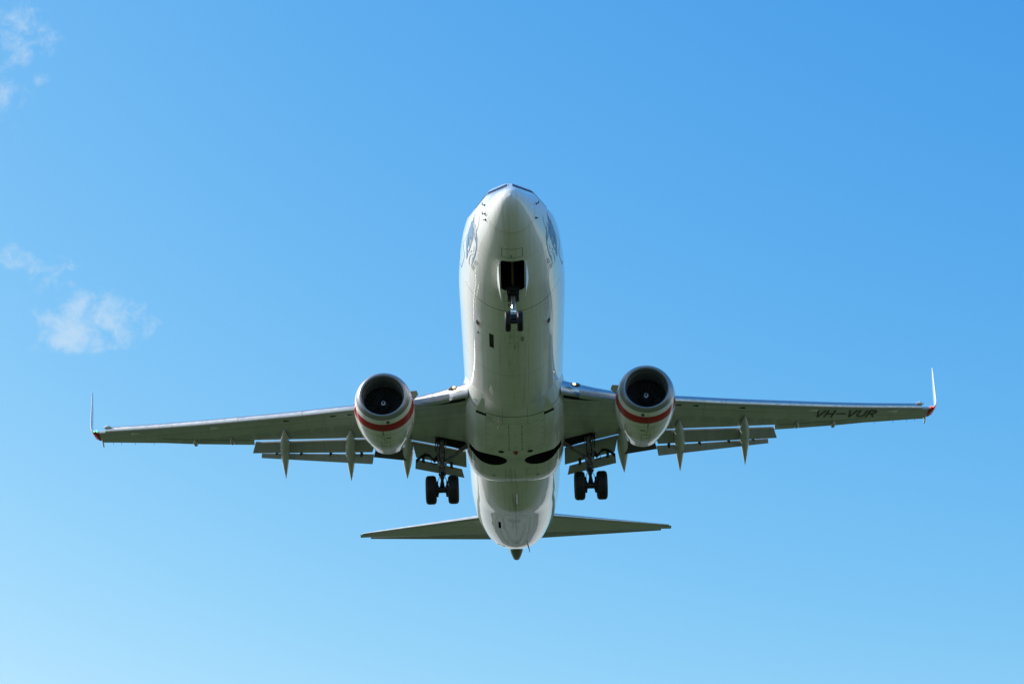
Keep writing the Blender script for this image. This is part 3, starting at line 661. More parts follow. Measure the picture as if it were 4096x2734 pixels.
    # red lower tip panel
    for p_ in o_.data.polygons:
        cx, cy, cz = p_.center
        if abs(cx) < 17.26 and p_.normal.z < 0.2 and cy > 22.50 + (abs(cx) - 16.9) * .3: p_.material_index = 1
    b = MB(); b.path([(16.86, 22.95, .80), (16.88, 23.35, .78), (16.9, 23.62, .76), (16.9, 23.70, .765)], [.02, .035, .03, .008], 8); b.build('static_wick', m_wpaint, wing, sx=sx)
    b = MB(); b.lathe((17.02, 22.42, .95), (.1, -1, 0), [(0, .035), (.025, .028), (.035, .01)], n=12); b.build('navigation_light', m_redl if sx > 0 else m_green, wing, sx=sx)
    b = MB(); b.lathe((17.13, 22.48, .96), (.1, -1, 0), [(0, .025), (.02, .02), (.03, .01)], n=12); b.build('navigation_light', m_redl if sx > 0 else m_green, wing, sx=sx)
    # drag flare at the outboard end of the slat, small fuel vent scoops, static wicks
    b = MB(); b.path([(16.35, 22.0, .93), (16.5, 22.05, .97), (16.68, 22.14, .97)], [.012, .07, .03], 8); b.build('slat_end_fairing', m_wpaint, wing, sx=sx)
    for x_, w_ in ((15.3, .22), (11.9, .20)):
        b = MB(); y_ = f_sl(x_) + .10; b.loft([[(x_ - w_, y_ + .0, wz(x_) - .012), (x_ + w_, y_ + .1, wz(x_) - .012), (x_ + w_, y_ + .22, wz(x_) - .03), (x_ - w_, y_ + .12, wz(x_) - .03)], [(x_ - w_, y_, wz(x_) + .02), (x_ + w_, y_ + .1, wz(x_) + .02), (x_ + w_, y_ + .22, wz(x_) + .02), (x_ - w_, y_ + .12, wz(x_) + .02)]])
        b.build('slat_track_cover', m_wpaint, wing, sx=sx, smooth=False)
    for x_ in (14.7, 15.5, 16.1, 16.45):
        y_ = f_te(x_); b = MB(); b.tube((x_, y_ - .05, wz(x_) + .03), (x_, y_ + .16, wz(x_) - .03), .006, n=5); b.build('static_wick', m_black, wing, sx=sx)
    for x_, y_ in ((11.35, 21.35), (12.9, 21.95)):
        b = MB(); b.path([(x_, y_ - .25, wz(x_) - .0), (x_, y_ - .05, wz(x_) - .07), (x_, y_ + .15, wz(x_) - .07), (x_, y_ + .40, wz(x_) - .02)], [.02, .09, .09, .02], 10); b.build('hinge_fairing', m_wing, wing, sx=sx)
    # aileron and tab outline as a shallow groove strip
    b = MB(); rg = []
    for x_ in (10.6, 12, 13.4, 14.3): rg.append([(x_, f_te(x_) - .48, wz(x_) - .006), (x_, f_te(x_) - .455, wz(x_) - .006), (x_, f_te(x_) - .455, wz(x_) + .02), (x_, f_te(x_) - .48, wz(x_) + .02)])
    b.loft(rg); b.build('aileron_gap', m_cove, wing, sx=sx, smooth=False)
    for x_ in (7.0, 8.9, 6.3):
        b = MB(); y_ = f_sl(x_) + .12; b.loft([[(x_ - .16, y_, wz(x_) - .008), (x_ + .16, y_ + .10, wz(x_) - .008), (x_ + .14, y_ + .16, wz(x_) - .008), (x_ - .14, y_ + .07, wz(x_) - .008)], [(x_ - .16, y_, wz(x_) + .03), (x_ + .16, y_ + .10, wz(x_) + .03), (x_ + .14, y_ + .16, wz(x_) + .03), (x_ - .14, y_ + .07, wz(x_) + .03)]]); b.build('slat_track_slot', m_well, wing, sx=sx, smooth=False)

# registration letters under the port wing
def stroke_poly(a, b_, w):
    a = Vector(a); b_ = Vector(b_); d = (b_ - a).normalized(); n_ = Vector((-d.y, d.x)) * w / 2
    return [a + n_, b_ + n_, b_ - n_, a - n_]
LW = .125
GL = {'V': [((.08, 1), (.36, 0)), ((.64, 1), (.36, 0))], 'H': [((.09, 0), (.09, 1)), ((.61, 0), (.61, 1)), ((.09, .5), (.61, .5))],
      '-': [((.05, .5), (.75, .5))],
      'U': [((.09, 1), (.09, .25)), ((.09, .27), (.22, .07)), ((.20, .08), (.50, .08)), ((.48, .07), (.61, .27)), ((.61, .25), (.61, 1))],
      'R': [((.09, 0), (.09, 1)), ((.05, .92), (.48, .92)), ((.46, .93), (.60, .80)), ((.60, .82), (.60, .62)), ((.60, .64), (.46, .50)), ((.05, .50), (.48, .50)), ((.36, .50), (.62, 0))]}
O0 = Vector((11.96, 20.96)); OX = (Vector((14.59, 22.08)) - O0); OY = Vector((12.10, 20.36)) - O0
adv = [('V', .78), ('H', .80), ('-', .84), ('V', .80), ('U', .78), ('R', .70)]
tot = sum(a for _, a in adv); b = MB(); cx = 0; cnt = 0
for ch_, a_ in adv:
    for s0, s1 in GL[ch_]:
        w_ = LW if ch_ != '-' else .15
        P = stroke_poly(s0, s1, w_); lift = .004 + .0015 * (cnt % 5); cnt += 1; up, dn = [], []
        for p in P:
            q = O0 + OX * ((cx + p.x) / tot) + OY * p.y
            up.append((q.x, q.y, wz(q.x) - .014 - lift)); dn.append((q.x, q.y, wz(q.x) + .0))
        b.loft([dn, up])
    cx += a_
b.build('registration_letters', m_reg, wings[1], smooth=False)

# ------------------------------------------------------------------ engines
def circ(cx, cy, cz, r, n=64, flat=0.0):
    p = []
    for k in range(n):
        a = 2 * math.pi * k / n; s_ = math.sin(a); c_ = math.cos(a)
        zz = r * s_ * (1 - flat * (1 if s_ < 0 else 0)); xx = r * c_ * (1 + flat * .35 * (abs(s_) if s_ < 0 else 0))
        p.append((cx + xx, cy, cz + zz))
    return p
for sx in (1, -1):
    ex, ey, ez = NAC_X, NAC_Y0, NAC_Z
    out = [(.22, .985), (.4, 1.04), (.7, 1.09), (1.1, 1.115), (1.5, 1.11), (2.0, 1.08), (2.5, 1.02), (3.0, .93), (3.4, .84), (3.75, .755), (4.05, .69)]
    b = MB(); rg = [circ(ex, ey + a, ez, r, flat=.07 if a < 2.2 else .05) for a, r in out]
    rg += [circ(ex, ey + 4.04, ez, .66), circ(ex, ey + 3.4, ez, .68)]
    b.loft(rg, cap0=False, cap1=True)
    nac = b.build('engine', m_nac, jet, sx=sx, ang=40)
    b = MB(); lip = [(.22, .983, .07), (.12, .945, .06), (.045, .90, .045), (.0, .845, .03), (-.005, .825, .03), (.02, .79, .02), (.08, .76, .02), (.18, .742, .01)]
    b.loft([circ(ex, ey + a, ez, r, flat=f_) for a, r, f_ in lip], cap0=False, cap1=False); b.build('inlet_lip', m_lip, nac, sx=sx, ang=60)
    b = MB(); b.loft([circ(ex, ey + a, ez, r, flat=.01) for a, r in ((.18, .741), (.33, .735), (.335, .728), (.6, .745), (.65, .755), (.66, .77), (1.0, .775), (1.01, .79), (1.22, .79))], cap0=False, cap1=True)
    b.build('inlet_duct', m_duct, nac, sx=sx, ang=40)
    # fan and spinner with a painted swirl
    b = MB()
    for k in range(24):
        a = 2 * math.pi * k / 24; P = []
        for t in (0.0, .35, .7, 1.0):
            r = .24 + .53 * t; tw = R_(58 - 34 * t) ; ch_ = .13 + .05 * t
            u = Vector((math.cos(a), 0, math.sin(a))); v = Vector((-math.sin(a), 0, math.cos(a)))
            c0 = Vector((ex, ey + 1.02, ez)) + u * r
            d = v * math.cos(tw) + Vector((0, 1, 0)) * math.sin(tw)
            nrm = u.cross(d)
            P.append([c0 - d * ch_ / 2, c0 + nrm * .006, c0 + d * ch_ / 2, c0 - nrm * .006])
        b.loft(P)
    b.build('fan', m_fan, nac, sx=sx, ang=60)
    b = MB(); sp = [(0, .012), (.02, .045), (.06, .09), (.12, .14), (.20, .195), (.27, .232), (.30, .245), (.36, .25)]
    b.lathe((ex, ey + .66, ez), (0, 1, 0), sp, n=40); spn = b.build('spinner', m_spin, nac, sx=sx)
    b = MB(); va, fa = [], []
    N = 40
    for i in range(N + 1):
        t = i / N; a = R_(90 + 400 * t) * 1.0; 
        r1 = .030 + .045 * min(1, t * 2.2); wd = .036 * (1 - .7 * abs(2 * t - 1) ** 3) * (1 if t > .15 else t / .15)
        for r in (r1 - wd / 2, r1 + wd / 2):
            off = 0
            for (a0, q0), (a1, q1) in zip(sp[:-1], sp[1:]):
                if q0 <= r <= q1: off = a0 + (a1 - a0) * (r - q0) / (q1 - q0)
            va.append((ex + r * math.cos(a), ey + .66 + off - .006, ez + r * math.sin(a)))
        if i: k = 2 * i; fa.append((k - 2, k - 1, k + 1, k))
    b.add(va, fa); b.build('spinner_swirl', m_wpaint, spn, sx=1 if sx > 0 else -1)
    b = MB(); b.lathe((ex, ey + 3.3, ez + .05), (0, 1, 0), [(0, .60), (.5, .56), (1.0, .48), (1.5, .38), (1.52, .36), (1.2, .3)], n=40); b.build('exhaust_nozzle', m_exh, nac, sx=sx)
    b = MB(); b.lathe((ex, ey + 4.5, ez + .05), (0, 1, 0), [(0, .30), (.4, .22), (.8, .06), (.85, .01)], n=24); b.build('exhaust_plug', m_exh, nac, sx=sx)
    # inboard strake on the cowl
    b = MB(); b.plate([(ex - .98, ey + .85, ez + .50), (ex - 1.20, ey + 1.15, ez + .66), (ex - 1.24, ey + 1.55, ez + .68), (ex - 1.02, ey + 1.75, ez + .50)], .03); b.build('strake', m_tail, nac, sx=sx, smooth=False)
    # pylon
    b = MB(); rg = []
    for yy, zt_, zb_, w in ((13.6, -1.08, -1.3, .05), (14.4, -.95, -1.4, .20), (15.6, -.80, -1.45, .24), (16.6, -.78, -1.4, .24), (17.8, -.92, -1.32, .20), (18.9, -1.0, -1.1, .05)):
        rg.append([(ex + w * c_, yy, (zt_ + zb_) / 2 + (zt_ - zb_) / 2 * s_) for c_, s_ in ((1, -.8), (1, .8), (.6, 1), (-.6, 1), (-1, .8), (-1, -.8), (-.6, -1), (.6, -1))])
    b.loft(rg); b.build('engine_pylon', m_wing, jet, sx=sx, ang=50)

# ------------------------------------------------------------------ tail
tz = lambda q: .64 + .123 * q
for sx in (1, -1):
    t_le = lambda q: 33.30 + (q - 1.74) * .598 + max(0, q - 7.08) * 1.2; t_te = lambda q: 35.82 + (q - 1.15) * .2135
    def sec_t(q, a0, a1):
        l, t = t_le(q), t_te(q); c_ = t - l; th = .10 * c_
        pr = [(0, .5), (.01, .25), (.04, .08), (.12, .0), (.4, -.02), (.7, .0), (1, .22), (1, .28), (.7, .62), (.4, .95), (.15, .95), (.04, .8), (.01, .68)]
        return [(q, l + c_ * (a0 + (a1 - a0) * u) if True else 0, tz(q) + th * h) for u, h in pr]
    def sec_stab(q):
        l, t = t_le(q), t_te(q); c_ = (t - l) * .74; th = .078 * (t - l)
        pr = [(0, .5), (.012, .22), (.05, .06), (.14, .0), (.5, -.02), (1, .06), (1, .72), (.5, .98), (.15, .95), (.04, .8)]
        return [(q, l + c_ * u, tz(q) + th * h) for u, h in pr]
    def sec_elev(q):
        l, t = t_le(q), t_te(q); c = t - l; y0 = l + c * .765; th = .078 * c
        pr = [(0, .3), (.05, .1), (.2, .06), (1, .24), (1, .32), (.2, .66), (.05, .6)]
        return [(q, y0 + (t - y0) * u, tz(q) + th * h - .02) for u, h in pr]
    b = MB(); b.loft([sec_stab(.8 + (7.17 - .8) * i / 10) for i in range(11)]); stab = b.build('tailplane', m_tail, jet, sx=sx, ang=40)
    b = MB(); rg = []
    for i in range(11):
        q = 1.2 + (7.05 - 1.2) * i / 10; l, t = t_le(q), t_te(q); th = .078 * (t - l)
        rg.append([(q, l + u, tz(q) + th * h) for u, h in ((-.012, .5), (-.005, .22), (.10, .03), (.16, -.015), (.16, .02), (.10, .08), (.03, .3), (.03, .7), (.1, .9), (.1, .97), (-.005, .75))])
    b.loft(rg); b.build('leading_edge', m_metal, stab, sx=sx, ang=50)
    b = MB(); b.loft([sec_elev(1.0 + (6.7 - 1.0) * i / 8) for i in range(9)]); b.build('elevator', m_flap, stab, sx=sx, ang=40)
b = MB(); rg = []
for zz, l, t, w in ((1.5, 29.9, 36.6, .30), (2.1, 31.6, 36.9, .24), (4.0, 33.0, 37.5, .18), (6.5, 34.9, 38.4, .12), (8.7, 36.6, 39.2, .07)):
    rg.append([(w * h, l + (t - l) * u, zz) for u, h in ((0, 0), (.05, .6), (.3, 1), (.7, .6), (1, .05), (1, -.05), (.7, -.6), (.3, -1), (.05, -.6))])
b.loft(rg); b.build('tail_fin', m_red, jet, ang=50)

# ------------------------------------------------------------------ landing gear
def tyre(b, c, r, w, n=44):
    h = w / 2; k = .72
    prof = [(-h * .80, r * .52), (-h * .97, r * .62), (-h, r * .76), (-h * .93, r * .89), (-h * .70, r * .97)]
    for g in (-.46, -.16, .16, .46): prof += [(h * (g - .035), r), (h * (g - .03), r - .014), (h * (g + .03), r - .014), (h * (g + .035), r)]
    prof += [(h * .70, r * .97), (h * .93, r * .89), (h, r * .76), (h * .97, r * .62), (h * .80, r * .52)]
    b.lathe(c, (1, 0, 0), prof, n=n)
for sx in (1, -1):
    ax_, ay, az = 2.90, 19.61, -3.19
    top = Vector((2.88, 19.25, -1.05)); mid = Vector((2.885, 19.42, -2.25)); axl = Vector((ax_, ay, az))
    b = MB(); b.tube(top, mid, .105, .115, 16); b.tube(mid, mid + Vector((0, .02, -.10)), .14, .13, 16)
    b.tube(mid + Vector((0, .02, -.08)), mid.lerp(axl, .55), .095, .085, 14)
    b.tube(mid.lerp(axl, .2) , mid.lerp(axl, .2) + Vector((0, .0, -.07)), .125, .125, 14)
    b.box(top + Vector((.0, .02, -.45)), (.075, .10, .5)); b.box(top + Vector((-.15, .05, -.5)), (.015, .12, .55)); b.box(top + Vector((.16, .06, -.45)), (.03, .09, .60))
    for i in range(5): b.box(mid + Vector((.02 * (-1) ** i, -.08, -.12 - .085 * i)), (.12 - .012 * i, .05, .018))
    gear = b.build('main_landing_gear', m_gear, jet, sx=sx, ang=40)
    b = MB(); b.tube(mid.lerp(axl, .45), axl, .062, .062, 14); b.build('piston', m_chrome if False else m_dgear, gear, sx=sx)
    b = MB(); b.tube(axl - Vector((.42, 0, 0)), axl + Vector((.42, 0, 0)), .075, .075, 14); b.tube(axl - Vector((.13, 0, 0)), axl + Vector((.13, 0, 0)), .12, .12, 16)
    for s_ in (-1, 1):
        b.tube(axl + Vector((.16 * s_, 0, 0)), axl + Vector((.22 * s_, 0, 0)), .22, .22, 18)
        for k in range(6):
            a = 2 * math.pi * k / 6; b.tube(axl + Vector((.13 * s_, .15 * math.cos(a), .15 * math.sin(a))), axl + Vector((.25 * s_, .15 * math.cos(a), .15 * math.sin(a))), .035, n=8)
    b.build('axle', m_dgear, gear, sx=sx)
    b = MB()                                               # torque links behind/ahead of the strut
    b.plate([mid + Vector((-.09, -.10, -.30)), mid + Vector((.09, -.10, -.30)), mid + Vector((.03, -.30, -.60)), mid + Vector((-.03, -.30, -.60))], .05)
    b.plate([axl + Vector((-.10, -.06, .10)), axl + Vector((.10, -.06, .10)), mid + Vector((.03, -.30, -.60)), mid + Vector((-.03, -.30, -.60))], .05)
    b.tube(mid + Vector((-.06, -.30, -.60)), mid + Vector((.06, -.30, -.60)), .03, n=8)
    b.build('torque_link', m_dgear, gear, sx=sx, smooth=False)
    b = MB()                                               # hoses
    for s_ in (-1, 1):
        b.path([mid + Vector((.08 * s_, -.12, -.05)), mid + Vector((.12 * s_, -.16, -.30)), mid + Vector((.10 * s_, -.12, -.52)), mid + Vector((.17 * s_, -.10, -.66)), axl + Vector((.19 * s_, -.08, .26)), axl + Vector((.19 * s_, -.08, .10))], .013, 6)
        b.tube(axl + Vector((.19 * s_, -.05, .34)), axl + Vector((.19 * s_, -.03, -.30)), .035, .045, 8)
        b.box(mid + Vector((.10 * s_, -.13, -.43)), (.045, .03, .035))
    b.path([axl + Vector((-.05, -.1, -.10)), axl + Vector((.02, -.12, -.17)), axl + Vector((.08, -.1, -.12))], .01, 6)
    b.build('brake_hose', m_black, gear, sx=sx)
    for q_ in (-.13, .13):
        b = MB(); b.box(mid + Vector((q_, -.14, .02)), (.055, .03, .085)); b.build('junction_box', m_box, gear, sx=sx, smooth=False)
    b = MB(); s0, s1 = Vector((1.90, 19.42, -1.42)), Vector((2.78, 19.40, -2.12)); b.tube(s0, s0.lerp(s1, .45), .085, .065, 12); b.tube(s0.lerp(s1, .43), s1, .055, .075, 12)
    b.tube(s0.lerp(s1, .43) - Vector((0, .12, 0)), s0.lerp(s1, .43) + Vector((0, .12, 0)), .055, n=10)
    b.build('side_brace', m_gear, gear, sx=sx)
    # dark inside of the gear opening in the wing
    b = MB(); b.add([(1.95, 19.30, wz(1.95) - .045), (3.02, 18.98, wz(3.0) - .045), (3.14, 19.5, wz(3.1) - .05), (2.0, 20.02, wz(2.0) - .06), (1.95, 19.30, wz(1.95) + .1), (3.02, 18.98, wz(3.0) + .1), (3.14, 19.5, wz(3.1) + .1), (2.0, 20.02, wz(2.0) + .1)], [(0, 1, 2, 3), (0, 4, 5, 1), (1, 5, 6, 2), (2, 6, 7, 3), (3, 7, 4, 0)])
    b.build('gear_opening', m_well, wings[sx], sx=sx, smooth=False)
    # strut door: tall narrow panel outboard of the strut, and the curved lower door
    b = MB(); b.plate([(3.12, 19.0, -1.12), (3.12, 19.5, -1.12), (3.13, 19.5, -1.62), (3.10, 19.25, -1.75), (3.12, 19.0, -1.45)], .03); b.build('gear_door', m_black, gear, sx=sx, smooth=False)
    arch = [(3.90, -2.06), (3.80, -1.95), (3.68, -1.84), (3.55, -1.78), (3.45, -1.78), (3.35, -1.83), (3.27, -1.93), (3.20, -2.01), (3.12, -1.92), (3.04, -1.86)]
    b = MB(); b.loft([[(x_, 19.24, z_ - .012), (x_, 19.46, z_ - .02), (x_, 19.46, z_ - .045), (x_, 19.24, z_ - .04)] for x_, z_ in arch]); ad = b.build('gear_door', m_well, gear, sx=sx, ang=60)
    b = MB(); b.loft([[(x_, 19.20, z_ + .012), (x_, 19.30, z_ + .010), (x_, 19.30, z_ - .022), (x_, 19.20, z_ - .030)] for x_, z_ in arch]); b.build('door_edge', m_gear, ad, sx=sx, ang=60)
    b = MB(); b.tube((3.03, 19.4, -1.86), (3.22, 19.45, -2.06), .07, n=8); b.tube((3.30, 19.5, -1.9), (3.32, 19.45, -2.12), .014, n=6); b.tube((3.32, 19.45, -2.12), (3.02, 19.4, -2.20), .025, n=6); b.build('door_link', m_dgear, gear, sx=sx)
    for s_ in (-1, 1):
        c_ = axl + Vector((.435 * s_, 0, 0))
        b = MB(); tyre(b, c_, .565, .42); ty = b.build('wheel', m_rubber, gear, sx=sx, ang=50)
        b = MB(); b.lathe(c_, (1, 0, 0), [(-.16, .29), (-.15, .30), (-.13, .20), (.13, .20), (.15, .30), (.16, .29)], n=28); b.build('wheel_hub', m_gear, gear, sx=sx)
# nose gear
axl = Vector((0, 4.12, -3.45)); top = Vector((0, 4.42, -2.0))
b = MB(); b.tube((0, 4.44, -1.9), (0, 4.38, -2.42), .13, .12, 16); b.box((0, 4.28, -2.18), (.17, .05, .05)); b.box((0, 4.40, -2.30), (.20, .07, .05)); b.box((0, 4.40, -2.48), (.19, .08, .07))
b.tube((-.19, 4.35, -2.12), (.19, 4.35, -2.12), .06, n=10)
for s_ in (-1, 1):
    b.tube((.20 * s_, 4.40, -2.05), (.15 * s_, 4.32, -2.50), .035, n=8); b.path([(.16 * s_, 4.3, -2.45), (.19 * s_, 4.26, -2.58), (.10 * s_, 4.22, -2.66)], .012, 6)
    b.tube((.12 * s_, 4.3, -2.52), (.09 * s_, 4.27, -2.70), .02, n=6)
ng = b.build('nose_landing_gear', m_dgear, jet, ang=40)
b = MB(); b.tube((0, 4.34, -2.46), (0, 4.18, -2.98), .083, .080, 18); b.tube((0, 4.30, -2.60), (0, 4.29, -2.63), .090, .090, 18); b.tube((0, 4.21, -2.90), (0, 4.20, -2.94), .090, .090, 18)
b.tube((0, 4.18, -2.98), (0, 4.13, -3.14), .055, .055, 16)
b.build('piston', mat('gear_silver', (.62, .62, .64), .22, .75), ng)
b = MB(); b.box((0, 4.06, -3.15), (.10, .07, .10)); b.build('lamp_mount', mat('gear_light_grey', (.55, .56, .58), .35, .3), ng, smooth=False)
b = MB(); b.lathe((0, 4.0, -3.14), (0, -1, -.2), [(0, .085), (.03, .085), (.035, .07), (.02, .045), (.025, .0)], n=24); b.build('taxi_light', m_chrome, ng)
b = MB(); b.tube((0, 4.1, -3.2), axl, .06, .07, 12); b.tube(axl - Vector((.24, 0, 0)), axl + Vector((.24, 0, 0)), .05, n=12); b.tube(axl - Vector((.10, 0, 0)), axl + Vector((.10, 0, 0)), .085, n=14)
b.plate([(-.09, 4.02, -3.25), (.09, 4.02, -3.25), (.10, 4.0, -3.42), (-.10, 4.0, -3.42)], .04)
b.build('axle', m_dgear, ng)
b = MB(); b.box((-.155, 4.22, -2.80), (.022, .03, .05)); b.tube((-.16, 4.22, -2.78), (-.06, 4.24, -2.74), .012, n=6); b.build('steering_link', m_black, ng)
for s_ in (-1, 1):
    c_ = axl + Vector((.205 * s_, 0, 0)); b = MB(); tyre(b, c_, .345, .20, 36); b.build('wheel', m_rubber, ng, ang=50)
    b = MB(); b.lathe(c_, (1, 0, 0), [(-.07, .17), (-.06, .18), (-.05, .12), (.05, .12), (.06, .18), (.07, .17)], n=24); b.build('wheel_hub', m_gear, ng)
    # bay doors
    rg = []
    for yy, xt_, xm, xl, zl in ((2.66, .43, .455, .46, -2.06), (2.9, .44, .50, .455, -2.20), (3.3, .44, .525, .45, -2.36), (3.75, .44, .515, .435, -2.46), (4.15, .43, .475, .41, -2.52), (4.42, .42, .43, .39, -2.54)):
        zt_ = f_bot(yy) + .03; zm = zt_ * .42 + zl * .58
        rg.append([(s_ * xt_, yy, zt_), (s_ * xm, yy, zt_ * .7 + zl * .3), (s_ * (xm - .004), yy, zm), (s_ * (xl + .012), yy, zt_ * .1 + zl * .9), (s_ * xl, yy, zl), (s_ * (xl - .02), yy, zl), (s_ * (xm - .03), yy, zm), (s_ * (xt_ - .02), yy, zt_)])
    b = MB(); b.loft(rg); b.build('nose_gear_door', m_fus, ng, ang=60)
b = MB(); b.path([(0, 2.9, -1.45), (0, 3.4, -1.62), (0, 4.0, -1.9), (0, 4.35, -2.05)], [.02, .05, .05, .03], 8); b.tube((-.22, 2.9, -1.5), (0, 3.35, -1.75), .015, n=6); b.tube((.22, 2.9, -1.5), (0, 3.35, -1.75), .015, n=6)
b.build('drag_brace', mat('brace_bronze', (.10, .085, .05), .6), ng)

